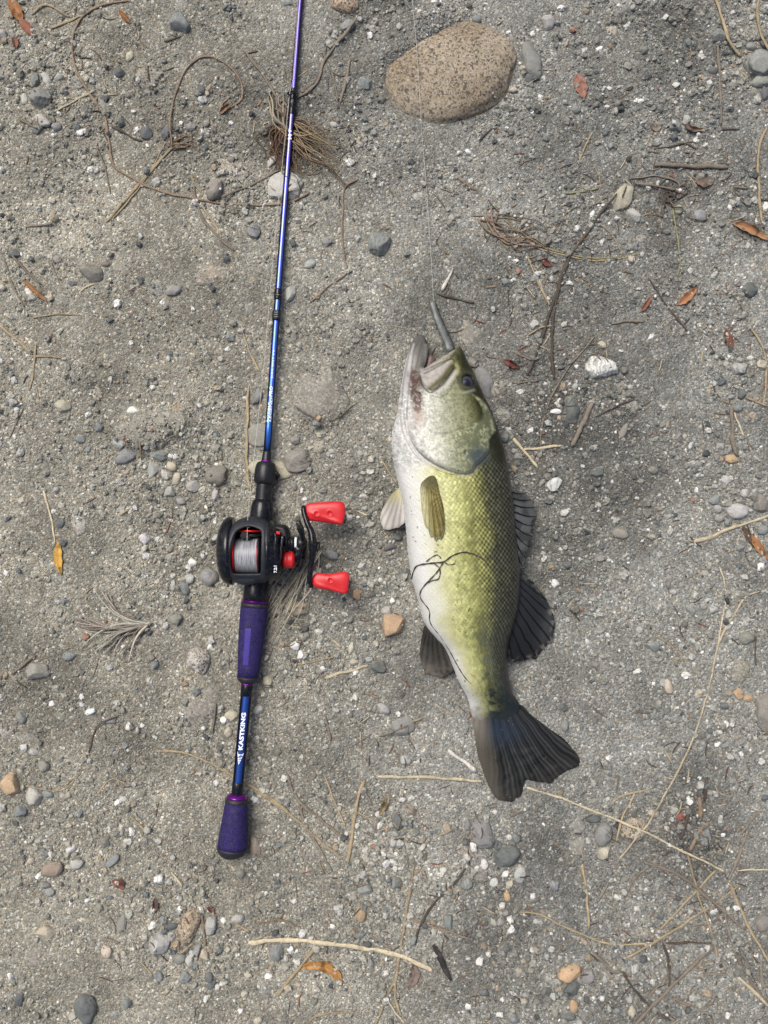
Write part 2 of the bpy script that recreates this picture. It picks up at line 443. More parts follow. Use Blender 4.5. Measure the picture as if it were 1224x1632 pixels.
# ---------------------------------------------------------------- stones seen in the photo: x y rx ry angle colour kind
# kind: r rounded, a angular, s half buried in soil, v veined, g granite
STONES = """
721 116 107 79 -17 T g;285 35 20 17 20 B a;63 157 18 19 0 G a;57 126 9 11 0 B a;74 128 7 13 -25 P r;94 123 8 7 0 P a;121 131 11 13 0 G s;39 158 6 9 0 P r
83 173 5 5 0 B r;68 192 14 9 40 P r;58 206 11 8 0 B v;90 202 8 7 0 G r;95 182 4 4 0 W a;86 217 4 4 0 W r;164 166 12 7 45 B s;134 175 11 14 30 D s
103 148 9 5 -10 G a;190 116 10 9 0 D r;207 90 7 9 30 Y r;236 125 23 18 -20 S s;321 144 7 8 0 D r;233 212 10 12 -10 D r;265 213 9 12 15 D r;283 206 6 6 0 D r
217 207 5 6 0 W r;213 177 4 5 0 W a;155 230 11 10 0 G s;343 302 15 18 20 N r;372 276 26 19 20 Y s;402 368 13 12 0 B a;369 334 14 9 0 E s;369 357 7 12 0 G s
5 55 9 10 0 P a;34 65 9 9 0 B s;290 8 9 12 0 G s;369 196 4 4 0 W r;225 377 4 5 0 P r;250 290 8 6 0 P s;62 334 5 5 0 P a;22 405 10 9 0 D a;178 408 7 5 0 D s
328 213 12 7 0 P s;305 202 7 6 0 G s;194 197 8 5 0 D s;549 7 25 15 10 O g;554 41 13 9 -30 B r;457 2 12 8 0 P a;491 36 10 9 0 B s;590 59 4 7 -30 W a
581 132 13 11 0 B v;542 104 4 4 0 P a;458 296 33 25 -20 P a;433 257 6 12 35 P a;606 388 20 20 30 B v;667 312 10 7 0 P s;648 405 7 6 0 B a;571 381 5 5 0 P r
522 386 8 6 0 G a;467 389 6 5 0 D s;760 31 8 7 0 B r;762 264 15 9 10 N s;746 242 5 5 0 W a;818 145 7 6 30 Y a;473 72 6 6 0 B s;847 98 32 15 68 G r
832 112 6 5 0 Y r;844 124 7 8 0 D r;873 39 12 15 -10 P a;987 10 22 17 0 B s;975 50 10 8 -20 Y s;921 69 5 5 0 G r;918 175 8 7 0 B r;903 193 6 6 0 N s
1077 199 11 10 0 B v;1093 192 7 6 0 P r;1145 57 14 11 10 B v;1136 113 8 7 0 D r;1209 50 25 12 -10 N s;1212 103 27 24 30 G r;1214 129 18 10 -10 G r;1219 149 6 12 0 D r
1202 144 8 8 0 S s;1174 122 16 11 0 N s;1197 74 9 6 10 G r;1200 10 10 9 0 P s;1157 84 5 5 0 D r;1219 15 10 8 0 G r;1205 160 6 7 0 P a;1219 69 8 7 0 D r
994 314 28 16 -58 Y a;1011 343 14 10 20 P a;1115 344 12 10 0 B r;1081 334 7 8 0 Y r;1187 345 7 7 0 B a;1023 381 9 8 0 G s;1006 415 6 5 0 Y a;973 292 6 5 0 P a
971 141 4 4 0 W r;1014 161 4 4 0 W a;861 156 4 4 0 W a;855 177 8 5 -20 D r;842 173 5 4 0 B r;1202 319 7 6 0 P a;147 434 20 15 28 N a;168 420 9 7 0 N a
194 429 13 18 10 S s;225 448 7 6 20 D r;250 460 10 12 0 B s;276 462 13 9 -15 G r;115 450 6 8 0 G s;48 465 5 6 0 W r;81 473 6 8 0 Y r;98 475 11 10 0 G s
188 484 8 6 10 W a;264 490 7 5 20 N r;307 491 4 4 0 W r;397 491 6 9 0 B s;175 510 7 5 20 D a;340 437 30 14 -10 T s;112 599 9 11 0 B s;76 539 8 5 10 G s
367 537 6 8 0 B s;400 548 5 5 0 B r;363 556 4 5 0 W a;233 609 5 6 0 B r;245 606 5 5 0 D s;243 617 5 4 0 W a;176 604 6 5 0 P s;153 625 9 11 0 Y s
99 647 14 12 10 Y a;22 642 6 8 0 P a;28 653 4 4 0 W a;211 654 12 7 -5 W a;238 684 50 22 -8 S s;283 652 10 12 0 O s;188 706 12 9 10 P a;201 728 20 15 -15 B a
244 748 11 14 0 P a;254 726 13 10 0 B a;236 714 5 8 0 B a;247 710 6 6 0 B a;274 744 9 8 20 Y r;263 757 6 10 -25 P r;282 762 7 11 10 Y r;307 774 11 11 20 P a
271 784 10 9 0 P a;345 758 18 17 0 N r;343 789 7 9 20 P a;127 700 8 8 0 B a;158 681 8 8 0 B v;141 661 4 6 0 W r;33 721 6 6 0 P a;24 696 4 3 0 W r
39 702 10 5 -15 N s;141 717 6 5 0 B a;96 712 5 4 0 P a;326 811 16 10 5 E s;411 632 9 15 20 B a;418 697 25 22 0 N r;432 748 36 17 8 Y r;281 729 5 4 0 W a
74 753 5 8 20 G s;146 805 7 4 0 B r;216 810 8 4 -10 W a;242 811 7 4 0 P a;288 800 8 7 0 G a;286 817 8 8 0 B s;36 800 7 6 0 Y a;90 781 5 4 0 P a
81 771 3 3 0 W r;472 734 22 19 -20 N r;508 710 12 10 -20 Y s;747 530 21 25 -15 N s;771 607 16 28 -15 G r;752 578 12 7 15 N r;798 618 17 11 -30 N s;801 664 12 13 0 B s
806 697 8 9 0 B a;494 422 10 8 0 P a;462 467 10 14 10 P a;460 438 14 9 0 S s;458 523 14 22 0 S s;512 632 40 42 0 S s;505 676 7 6 0 B r;509 668 4 4 0 O r
508 692 5 5 0 Y a;568 762 8 6 0 G s;470 774 7 6 0 G r;493 750 6 6 0 G r;486 796 5 4 0 W a;481 782 4 4 0 W r;469 702 9 6 0 G a;587 434 8 14 0 S s
806 450 7 6 0 B s;786 491 6 5 0 P a;957 585 24 20 -12 W v;960 550 8 7 0 Y a;829 625 4 7 -25 W r;892 642 9 8 0 W v;887 656 11 5 -5 W a;912 653 12 23 -8 D r
995 630 24 17 25 N s;1008 646 10 12 20 G s;994 687 6 14 25 N r;898 617 8 4 0 T a;874 674 5 5 0 P r;952 753 12 9 -35 D a;934 725 6 5 0 G r;944 714 5 6 0 B s
1041 749 8 7 0 N r;882 772 15 11 -10 W v;874 798 7 6 0 D a;1195 462 13 12 0 D r;850 517 6 7 0 P a;900 517 5 4 0 P a;1178 587 15 11 -15 P v;1197 577 9 9 0 P s
1212 583 7 7 0 Y r;1165 732 11 8 5 O r;1181 628 8 9 20 D a;1177 650 8 7 0 B r;1156 764 9 11 0 P a;1138 797 10 7 -30 B r;1186 786 8 7 0 P r;1176 815 18 13 0 P r
1212 805 12 17 0 N a;1144 811 8 7 0 P a;1060 628 7 12 -25 D s;1060 681 8 10 0 B s;1038 537 6 5 0 W a;989 559 3 3 0 W r;1200 664 9 6 0 O s;333 920 16 15 0 G r
303 923 9 8 -20 P r;306 897 9 7 10 W a;295 937 7 13 -10 B r;277 933 6 9 0 P a;345 857 7 7 0 P a;230 858 10 11 0 W v;125 831 11 18 -5 P s;95 834 7 8 20 D a
102 865 6 7 0 D r;317 1053 19 21 10 P r;279 987 12 10 0 N r;337 1020 9 5 5 P a;336 1030 8 3 -5 W a;57 1071 22 15 -10 N a;110 1046 11 8 -5 B r;87 1002 11 15 0 S s
247 1059 8 6 0 B s;225 1031 6 4 0 Y r;34 1145 8 12 -15 B a;144 1134 10 6 -10 W a;177 1148 12 6 -10 G a;220 1164 4 7 30 P a;199 1188 6 6 0 B s;53 1198 9 6 10 P a
43 1176 12 9 0 G s;7 1169 10 10 0 P s;369 1140 11 9 0 Y a;364 1167 7 9 10 Y r;352 1129 5 8 0 P a;326 1159 4 4 0 W a;314 1133 28 38 25 S s;12 913 6 5 0 W r
32 909 5 5 0 D r;149 882 4 4 0 W r;293 883 5 4 0 B r;280 882 5 5 0 T r;130 1110 4 4 0 W r;82 1122 5 4 0 W r;86 815 4 4 0 W r;12 826 6 7 0 G s
228 882 10 5 -10 P a;103 958 5 6 0 B a;412 1131 8 10 20 P a;410 1098 8 11 20 B s;474 970 21 13 3 T a;625 996 24 22 -25 O a;616 974 10 8 0 P a;569 947 8 6 -15 O r
529 884 12 8 35 B r;471 1030 11 8 -25 W a;479 1044 6 8 -20 W a;450 1026 7 4 0 T r;486 1013 9 9 0 B s;487 1026 4 4 0 P r;427 1088 9 11 -15 Y a;421 1107 5 6 0 P a
560 1033 6 12 10 Y a;563 1056 9 7 0 Y a;589 1051 5 5 0 P r;602 1064 14 11 10 D v;627 1056 8 8 0 B s;611 1130 12 8 25 P a;642 1157 19 15 -15 G r;527 1112 8 10 30 B s
645 1212 11 8 0 P v;635 1138 5 4 0 W r;647 910 6 7 0 B a;635 858 8 7 0 D a;623 872 12 6 -20 D a;487 1062 5 4 0 P a;515 1066 5 4 0 W a;494 1083 5 6 0 N a
438 1074 8 5 -20 N a;592 932 5 5 0 P a;989 850 14 9 25 N r;956 890 8 6 10 G r;903 900 7 7 0 D s;885 930 7 8 -20 W a;981 830 5 5 0 P r;996 917 8 6 0 P s
955 815 4 4 0 W r;1073 943 5 4 0 P a;1101 971 11 6 30 B a;1136 971 9 8 0 P a;1160 979 5 6 0 P r;1042 1029 12 10 -10 B a;1016 1070 5 6 0 W a;1065 1094 7 12 -15 Y r
1113 1105 6 8 0 Y a;1003 1066 6 5 0 B s;1189 1016 13 11 0 N r;1113 1014 9 9 0 D s;1180 1071 14 17 20 S s;1220 1138 16 33 -8 N a;1192 1112 9 6 -15 O r;1176 1105 7 7 0 O r
1160 1104 6 5 0 T r;898 1127 5 6 0 D s;900 1158 7 11 -10 B a;970 1208 5 5 0 W a;1157 1188 7 5 0 B a;1162 1205 7 6 0 P a;1181 1202 4 4 0 W r;1156 1153 6 4 0 W a
1166 1155 4 4 0 W a;972 1155 5 5 0 B s;969 1013 4 4 0 W a;936 1023 4 4 0 W a;956 980 5 4 0 P a;968 947 5 6 0 B s;1212 903 8 8 0 W a;1216 845 9 8 0 B r
1147 826 8 7 0 G r;1159 833 7 4 0 B r;1174 951 14 10 0 S s;1168 920 10 6 0 B s;1180 872 7 6 0 B a;84 1385 18 12 -15 T r;122 1377 12 8 -20 P r;114 1352 10 8 -30 W a
72 1359 8 6 0 B a;178 1373 15 8 -50 B a;167 1341 9 10 10 N a;253 1339 7 6 0 P a;232 1340 7 5 0 G a;210 1325 4 8 10 W a;254 1402 12 9 -30 W v;302 1476 32 16 -72 O r
256 1504 19 21 10 P a;244 1473 6 8 0 W a;273 1492 7 8 0 P r;282 1503 5 8 -20 O r;315 1514 6 10 15 B r;325 1521 9 12 -10 Y a;286 1528 10 8 -20 G r;302 1531 7 9 0 P r
313 1540 6 8 20 B r;273 1526 3 3 0 W r;261 1478 5 6 0 N r;274 1476 9 6 -15 D r;262 1464 6 8 0 B r;286 1450 6 6 0 P a;336 1474 9 15 0 P r;356 1466 5 5 0 W a
379 1464 11 8 -10 P r;364 1476 5 7 0 N r;254 1555 9 9 0 B v;295 1558 10 10 0 B v;333 1557 7 9 0 D r;319 1449 4 5 0 W r;72 1486 17 11 10 Y a;194 1473 8 16 10 N a
206 1457 8 7 20 P a;109 1466 12 7 -40 G s;72 1411 9 7 0 B v;78 1421 9 8 0 G a;60 1437 6 6 0 P a;113 1438 4 4 0 W r;140 1434 4 4 0 W r;51 1464 14 9 0 S s
171 1517 9 12 -20 Y r;55 1528 15 12 0 S s;137 1607 18 26 -8 D r;201 1598 9 9 0 B a;180 1620 9 10 0 B s;233 1620 9 8 0 N s;31 1593 7 12 10 D r;15 1586 8 8 0 G s
410 1627 8 7 0 Y a;384 1610 4 5 0 W a;328 1591 5 5 0 W v;55 1270 14 19 -15 P a;17 1251 17 21 0 O a;32 1293 12 12 30 B a;77 1265 10 7 15 B a;70 1221 9 10 0 N r
202 1224 5 6 0 B s;93 1243 6 6 0 D s;406 1275 5 7 10 W r;405 1349 9 16 -15 T a;383 1392 8 8 0 N r;213 1250 4 6 0 P r;5 1286 7 7 0 P a;48 1373 8 7 0 Y a
26 1311 4 7 0 D s;111 1315 5 4 0 Y r;82 1325 9 7 0 P s;379 1521 4 4 0 W r;243 1382 9 7 0 G s;769 1330 18 25 -8 G r;806 1363 23 18 -10 D r;746 1315 6 10 0 B a
754 1349 6 8 -20 W r;743 1341 7 7 0 D a;793 1344 7 7 0 D a;633 1310 9 14 -15 D r;645 1311 5 5 0 B r;630 1329 5 6 10 P r;627 1342 7 8 0 P r;637 1343 6 8 10 P r
653 1336 10 9 0 G s;616 1376 6 7 0 W r;626 1373 5 6 0 W r;583 1418 13 9 0 B a;629 1407 11 10 -20 B v;575 1457 9 13 5 O r;714 1467 9 14 10 B a;553 1483 9 9 0 Y s
575 1489 7 6 0 B a;712 1320 8 8 0 T r;743 1356 15 11 20 T s;772 1377 6 10 -10 W r;762 1394 14 10 0 N s;744 1409 9 11 -10 B v;805 1392 6 6 0 W a;441 1521 15 16 0 B a
463 1515 6 7 0 W r;590 1533 6 7 0 G s;460 1603 8 8 0 B s;770 1582 9 7 10 D a;765 1606 10 9 0 B s;808 1512 6 6 0 D r;764 1531 8 5 -5 W a;482 1486 7 6 0 W a
659 1498 6 8 0 B a;808 1427 5 11 -10 O r;813 1464 6 6 0 W r;813 1481 7 6 0 W v;805 1454 5 6 0 G r;469 1437 4 4 0 W r;429 1253 6 6 0 B s;458 1279 4 8 0 G s
451 1271 4 4 0 P r;583 1368 5 7 0 Y r;719 1627 8 5 0 P a;609 1593 8 8 0 N s;426 1325 9 7 0 S s;789 1294 4 4 0 W r;431 1543 6 7 0 T r;459 1576 5 6 0 Y r
420 1579 10 14 0 B s;962 1329 20 14 -65 B r;1010 1322 26 20 -10 Y r;921 1349 15 14 20 N s;919 1319 13 13 0 G s;945 1305 14 8 5 D r;963 1358 11 14 25 Y a;939 1341 8 5 20 P a
822 1335 7 9 0 B a;830 1392 10 16 15 P a;812 1408 5 7 0 Y r;883 1411 9 8 0 B v;850 1353 3 3 0 W r;1085 1302 8 7 15 R r;1097 1275 8 5 -5 W a;1114 1250 6 6 0 P a
1140 1265 6 8 0 P r;1041 1296 10 7 10 Y a;1125 1335 11 14 -15 B v;1147 1305 6 6 0 P s;1046 1407 8 12 0 B s;1023 1488 12 9 -10 N s;1099 1452 5 4 0 P a;1083 1512 5 6 0 B r
1078 1552 7 8 0 B v;1135 1524 8 5 0 B s;1216 1473 13 14 20 N r;908 1551 20 14 -25 O r;878 1565 10 12 0 G s;938 1557 11 12 0 G r;912 1577 15 12 -10 D a;914 1603 8 11 -10 O r
885 1614 6 9 0 N r;907 1620 14 8 10 D a;1007 1613 7 10 0 Y r;972 1610 5 4 0 P r;984 1610 6 7 0 B s;848 1514 8 4 5 W a;854 1469 6 5 0 P a;819 1624 10 8 0 B v
1128 1584 8 7 20 T a;960 1593 4 4 0 W a;835 1596 6 6 0 Y a;1013 1545 7 9 30 P v;953 1552 7 10 15 G s;969 1555 9 8 0 G s;1001 1473 4 4 0 W a;1159 1618 5 5 0 W a
890 1576 6 5 0 T a;860 1589 7 5 0 D s
"""
SC = dict(G=(.235, .235, .22), B=(.21, .223, .212), D=(.118, .127, .123), W=(.60, .60, .57), P=(.37, .37, .34), T=(.32, .265, .2),
          O=(.40, .29, .18), Y=(.40, .37, .29), N=(.225, .218, .188), R=(.26, .1, .08), S=(.24, .23, .19), E=(.085, .07, .05))
SCW = dict(G='grey', B='blue-grey', D='dark grey', W='white', P='pale grey', T='tan-brown', O='orange-tan', Y='cream-yellow',
           N='brownish grey', R='reddish', S='soil-coloured', E='dark brown')
stones = []
for rec in STONES.replace('\n', ';').split(';'):
    if rec.strip():
        a = rec.split(); stones.append((*[float(q) for q in a[:5]], a[5], a[6]))
stones.sort(key=lambda s: -s[2]*s[3])

# ---------------------------------------------------------------- ground height (in photo pixels of 0.5 mm)
MOUNDS = [(s[0], s[1], s[2], s[3], R(s[4]), .13*min(s[2], s[3])) for s in stones if s[6] == 's' and min(s[2], s[3]) > 9]
MOUNDS += [(238, 684, 50, 22, -.14, 9), (512, 632, 44, 46, 0, 6), (314, 1133, 34, 44, .4, 4), (90, 1250, 90, 60, 0, 2.5), (640, 1100, 50, 120, .3, -2.5), (350, 440, 60, 30, 0, 2),
           (664, 60, 62, 30, -.6, 34), (1010, 700, 80, 60, .3, 4), (450, 250, 45, 40, 0, -3)]
def gz(px, py):
    px = np.asarray(px, float); py = np.asarray(py, float)
    rough_ = .55 + 1.3*sstep(-.15, .25, N6(px, py, 170))
    h = 5*N1(px, py, 520) + 6.4*N2(px, py, 140) + (3.6*N3(px, py, 46) + 3.2*np.maximum(N4(px, py, 21), -.02) + 2.2*np.maximum(N6(px+77, py, 12), -.02))*rough_ + 1.0*N5(px, py, 8.5)
    for x, y, rx, ry, a, z in MOUNDS:
        dx = px - x; dy = py - y
        u = (dx*cos(a) + dy*sin(a))/(rx*1.15); v = (-dx*sin(a) + dy*cos(a))/(ry*1.15)
        h = h + z*np.exp(-(u*u+v*v)**1.5)
    return h

def axis_coords(lo, hi, step, far):
    inner = np.arange(lo, hi+step, step); out = []; d = step; p = hi
    while p < far: d *= 1.35; p += d; out.append(p)
    left = [lo - (q - hi) for q in out][::-1]
    return np.concatenate([left, inner, out])
gx = axis_coords(-160, 1384, 3.6, 9000.); gy = axis_coords(-190, 1822, 3.6, 9000.)
GX, GY = np.meshgrid(gx, gy); GP = np.stack([GX.ravel(), GY.ravel()], 1)
ghz = gz(GP[:, 0], GP[:, 1])
def soil_colour(px, py):
    """dry tan sand on the left, damper grey grit on the right, darker damp patches; shade beside the fish belly and reel painted in too"""
    t = sstep(250, 860, px + 160*N1(px, py, 260) + .12*(816-py))
    base = (1-t)[:, None]*np.array([.275, .267, .222]) + t[:, None]*np.array([.226, .229, .208])
    n = 1 + .46*N2(px, py, 130) + .32*N6(px, py, 42) + .22*N3(px, py, 14)
    for x, y, rx, ry, a in ((450, 235, 60, 55, .5), (300, 1200, 95, 38, .28), (880, 400, 90, 40, .3), (1120, 1290, 70, 120, .3), (1070, 300, 110, 45, .25),
                            (690, 1075, 60, 60, .35), (470, 160, 120, 60, .18), (370, 240, 70, 40, .2), (1040, 330, 90, 60, .15), (60, 1110, 60, 60, .22),  # first patch: soft shadow beside the fish's lower belly, painted into the soil
                            (300, 1380, 90, 40, .12), (560, 160, 120, 50, .15), (900, 720, 120, 120, .2), (1000, 480, 160, 60, .14), (880, 1080, 90, 90, .1), (480, 880, 60, 80, .15)):  # last patch: reel shadow towards the handle, painted into the soil
        n = n - 1.15*a*np.exp(-((px-x)/rx)**2 - ((py-y)/ry)**2)
    for x, y, rx, ry, a in ((420, 1240, 60, 60, .12), (130, 330, 130, 60, .16), (760, 350, 100, 60, .14), (920, 1020, 80, 130, .1), (560, 600, 140, 120, .1)):
        n = n + a*np.exp(-((px-x)/rx)**2 - ((py-y)/ry)**2)
    return base*np.clip(n, .35, 1.6)[:, None]
ny_, nx_ = GX.shape
ii = np.arange(nx_*ny_).reshape(ny_, nx_)
GF = np.stack([ii[:-1, :-1], ii[1:, :-1], ii[1:, 1:], ii[:-1, 1:]], -1).reshape(-1, 4)
ground = mk('ground', np.stack([(GP[:, 0]-CX)*K, (CY-GP[:, 1])*K, ghz*K], 1), [GF], m_soil, None, True, soil_colour(GP[:, 0], GP[:, 1]), origin=np.zeros(3))
tag(ground, kind='structure')

# height raster (ground plus stones) that later things lie on
SX0, SY0, SST = -160, -190, 2.0
sxs = np.arange(SX0, 1384, SST); sys_ = np.arange(SY0, 1822, SST)
RX, RY = np.meshgrid(sxs, sys_)
SURF = gz(RX.ravel(), RY.ravel()).reshape(RX.shape)
STM = np.zeros(RX.shape, bool)      # bare stones, which shed loose grains
def surf(px, py):
    ix = np.clip(((np.asarray(px)-SX0)/SST).round().astype(int), 0, len(sxs)-1); iy = np.clip(((np.asarray(py)-SY0)/SST).round().astype(int), 0, len(sys_)-1)
    return SURF[iy, ix]

# ---------------------------------------------------------------- labels: look + nearest thing one can find
LM = [(727, 116, 'the granite boulder'), (463, 150, "the rod's line guide"), (515, 245, 'the brown root clump'), (458, 296, 'the pale stone under the rod'),
      (606, 388, 'the two-tone blue-grey stone'), (847, 98, 'the long smooth grey stone'), (925, 137, 'the rust-brown bark flake'),
      (1100, 265, 'the thick weathered stick'), (994, 314, 'the knobbly cream stone'), (957, 585, 'the big white-veined stone'), (912, 653, 'the dark oval stone'),
      (771, 607, "the flat stone behind the fish's eye"), (664, 545, "the fish's open mouth"), (625, 996, 'the orange-tan angular stone'), (474, 970, 'the tan brick-like stone'),
      (518, 818, 'the upper red knob'), (527, 930, 'the lower red knob'), (380, 875, 'the reel'), (395, 1030, 'the purple foregrip'), (370, 1320, 'the purple butt grip'),
      (386, 1165, 'the white rod lettering'), (93, 890, 'the yellow leaf'), (190, 1000, 'the grey root tuft'), (317, 1053, 'the egg-like pale stone'),
      (302, 1476, 'the long speckled tan stone'), (137, 1607, 'the dark slate stone'), (147, 434, 'the brownish angular stone'), (285, 35, 'the white-edged stone'),
      (63, 157, 'the grey stone pile'), (238, 684, 'the half-buried mound'), (201, 728, 'the blue-grey block'), (545, 1513, 'the long pale bottom straw'),
      (840, 1225, "the fish's tail"), (860, 990, 'the black rear fin'), (838, 825, 'the spiny back fin'), (640, 900, "the fish's belly"), (962, 1329, 'the upright blue pebble'),
      (769, 1330, 'the smooth stone below the tail'), (908, 1551, 'the smooth tan pebble'), (1212, 103, 'the grey right-edge stones'), (1176, 815, 'the pale right-edge stone'),
      (1220, 1138, 'the olive right-edge slab'), (1200, 370, 'the pointed brown leaf'), (515, 1555, 'the curled orange leaf'), (84, 1385, 'the oval tan-brown stone'),
      (1010, 1322, 'the round cream stone'), (472, 734, 'the round brownish stone'), (425, 640, 'the blue rod section'), (1097, 472, 'the orange-brown leaf'),
      (1165, 732, 'the orange pebble'), (705, 1535, 'the charred stick'), (72, 1486, 'the dusty yellow stone'), (17, 1251, 'the orange left-edge stone'), (57, 1071, 'the blocky brownish stone'),
      (30, 25, 'the top left brown leaves'), (1195, 462, 'the dark round right-edge pebble'), (642, 1157, 'the smooth flat grey stone'), (330, 220, 'the looping brown stem')]
USED = set()
DIRW = ['right of', 'below and right of', 'below', 'below and left of', 'left of', 'above and left of', 'above', 'above and right of']
def label_for(px, py, desc, skip=6):
    c = sorted(((math.hypot(px-x, py-y), x, y, n) for x, y, n in LM))
    c = [q for q in c if q[0] > skip]
    def rel(q):
        k = int(round(math.atan2(py-q[2], px-q[1])/(pi/4))) % 8
        return DIRW[k]
    opts = []
    for i in (0, 1, 2): opts.append('%s %s %s' % (desc, rel(c[i]), c[i][3]))
    for i, j in ((0, 1), (0, 2), (1, 2), (0, 3), (1, 3)): opts.append('%s, %s %s, %s %s' % (desc, rel(c[i]), c[i][3], rel(c[j]), c[j][3]))
    for w in ('nearer', 'farther', 'fainter'):
        for i in (0, 1): opts.append('%s %s, %s %s' % (w, desc, rel(c[i]), c[i][3]))
    for o in opts:
        if o not in USED and len(o.split()) <= 16: break
    USED.add(o)
    return o

HAND = {(721, 116): 'large rounded granite boulder, tan and black speckled, half sunk in the gravel', (285, 35): 'blue-grey stone with white upper edge near the top left',
 (458, 296): 'pale stone with flat facets lying under the violet rod', (606, 388): 'two-tone blue-grey stone with pale upper left side, alone on sand',
 (847, 98): 'long smooth grey stone leaning beside the granite boulder', (994, 314): 'knobbly cream-yellow stone with dark pits by the dark stems',
 (957, 585): 'big white stone with grey veins right of the fish', (912, 653): 'dark grey smooth oval stone beside two small white stones',
 (771, 607): "flat grey stone partly hidden behind the fish's eye", (752, 578): "small brownish stone between the fish's snout and the flat grey stone",
 (625, 996): "orange-tan angular stone left of the fish's belly", (474, 970): 'tan brick-like stone in the pale dry grass below the reel',
 (317, 1053): 'egg-like pale grey stone left of the purple foregrip', (302, 1476): 'long speckled tan stone standing among small pebbles below the butt grip',
 (137, 1607): 'dark slate-grey stone at the bottom edge, smooth and oval', (147, 434): 'brownish angular stone with smaller pebbles at upper left',
 (238, 684): 'half-buried soil-coloured mound left of the rod', (201, 728): 'blue-grey blocky stone just under the half-buried mound',
 (962, 1329): 'upright blue-grey oval pebble left of the round cream stone', (1010, 1322): 'round cream-yellow stone crossed by two pale straws',
 (769, 1330): "smooth dark grey oval stone below the fish's tail", (806, 1363): 'very dark rounded stone right below the smooth grey oval one',
 (908, 1551): 'smooth shiny tan pebble on a cluster of grey stones near the bottom', (1212, 103): 'biggest grey stone in the right-edge pile near the top',
 (1176, 815): 'pale rounded stone at the right edge above the pale straws', (1220, 1138): 'olive-brown slab cut off by the right edge',
 (84, 1385): 'oval tan-brown stone at the lower left', (472, 734): 'round brownish grey stone right of the black reel seat nut',
 (418, 697): 'round dusty grey stone under the blue rod', (432, 748): 'wide pale stone under the black reel seat nut', (1195, 462): 'dark round smooth pebble near the right edge',
 (1165, 732): 'orange terracotta pebble at the foot of a brown stick', (642, 1157): "smooth flat grey stone left of the fish's tail", (57, 1071): 'blocky brownish grey stone at the left, under the grey root tuft',
 (17, 1251): 'orange-brown flat stone at the left edge', (72, 1486): 'dusty yellow stone at the lower left', (63, 157): 'biggest grey stone of the pile at the top left',
 (549, 7): 'orange-tan granite stone cut off by the top edge', (256, 1504): 'light blue-white stone left of the long speckled tan stone', (747, 530): 'dusty speckled stone right of the soft bait in the fish mouth',
 (1085, 1302): 'small reddish pebble among the dark twigs at lower right', (512, 632): 'wide half-buried pale hump between rod and fish', (314, 1133): 'half-buried slab left of the white rod lettering',
 (340, 437): 'tan stained stone barely showing in the sand left of the rod'}
USED.update(HAND.values())

# ---------------------------------------------------------------- stones
ICO = {}
def ico(n):
    if n in ICO: return ICO[n]
    t = (1+5**.5)/2
    V = [(-1, t, 0), (1, t, 0), (-1, -t, 0), (1, -t, 0), (0, -1, t), (0, 1, t), (0, -1, -t), (0, 1, -t), (t, 0, -1), (t, 0, 1), (-t, 0, -1), (-t, 0, 1)]
    F = [(0, 11, 5), (0, 5, 1), (0, 1, 7), (0, 7, 10), (0, 10, 11), (1, 5, 9), (5, 11, 4), (11, 10, 2), (10, 7, 6), (7, 1, 8), (3, 9, 4), (3, 4, 2), (3, 2, 6), (3, 6, 8), (3, 8, 9),
         (4, 9, 5), (2, 4, 11), (6, 2, 10), (8, 6, 7), (9, 8, 1)]
    V = [np.array(v)/np.linalg.norm(v) for v in V]
    for _ in range(n):
        mid = {}; G = []
        def m(a, b):
            k = (min(a, b), max(a, b))
            if k not in mid:
                q = V[a]+V[b]; V.append(q/np.linalg.norm(q)); mid[k] = len(V)-1
            return mid[k]
        for a, b, c in F:
            x, y, z = m(a, b), m(b, c), m(c, a); G += [(a, x, z), (b, y, x), (c, z, y), (x, y, z)]
        F = G
    ICO[n] = (np.array(V), np.array(F)); return ICO[n]

def stone_shape(n, kind, r):
    V, F = ico(n); V = V.copy()
    for q in range(7):
        d = r.normal(size=3); d /= np.linalg.norm(d)
        f = r.uniform(1, 3.2); V += (.85 if kind == 'g' else 1)* (V/np.linalg.norm(V, axis=1)[:, None])*(r.uniform(.02, .055)*np.sin(f*(V @ d)*2 + r.uniform(0, 6)))[:, None]
    ncut, lo, hi = (11, .6, .88) if kind in 'av' else (5, .82, .97)
    if kind == 'g': ncut, lo, hi = 2, .93, .98
    for q in range(ncut):
        d = r.normal(size=3); d[2] = abs(d[2])*.8; d /= np.linalg.norm(d); o = r.uniform(lo, hi)
        V -= np.maximum(V @ d - o, 0)[:, None]*d*.92
    if n >= 3:
        for f, a in ((9, .012), (17, .008), (31, .005)) if kind != 'g' else ((9, .005), (23, .004)):
            for _ in range(3):
                d = r.normal(size=3); d /= np.linalg.norm(d)
                V *= (1 + a*np.sin(f*(V @ d) + r.uniform(0, 6)))[:, None]
    # fill the photographed ellipse
    V[:, 0] /= np.abs(V[:, 0]).max(); V[:, 1] /= np.abs(V[:, 1]).max(); V[:, 2] /= np.abs(V[:, 2]).max()
    return V, F
def size_word(r): return 'large' if r > 18 else 'medium' if r > 11.5 else 'small' if r > 7.5 else 'tiny'
def stone_desc(rx, ry, c, k):
    e = max(rx, ry)/min(rx, ry)
    sh = {'s': 'half-buried'}.get(k) or ('angular' if k in 'a' else 'veined' if k == 'v' else 'long' if e > 1.55 else 'oval' if e > 1.2 else 'round')
    r = math.sqrt(rx*ry)
    return '%s %s %s %s' % (size_word(r), SCW[c], sh, 'stone' if r > 9.5 else 'pebble')
extra_stones = stones[298:]
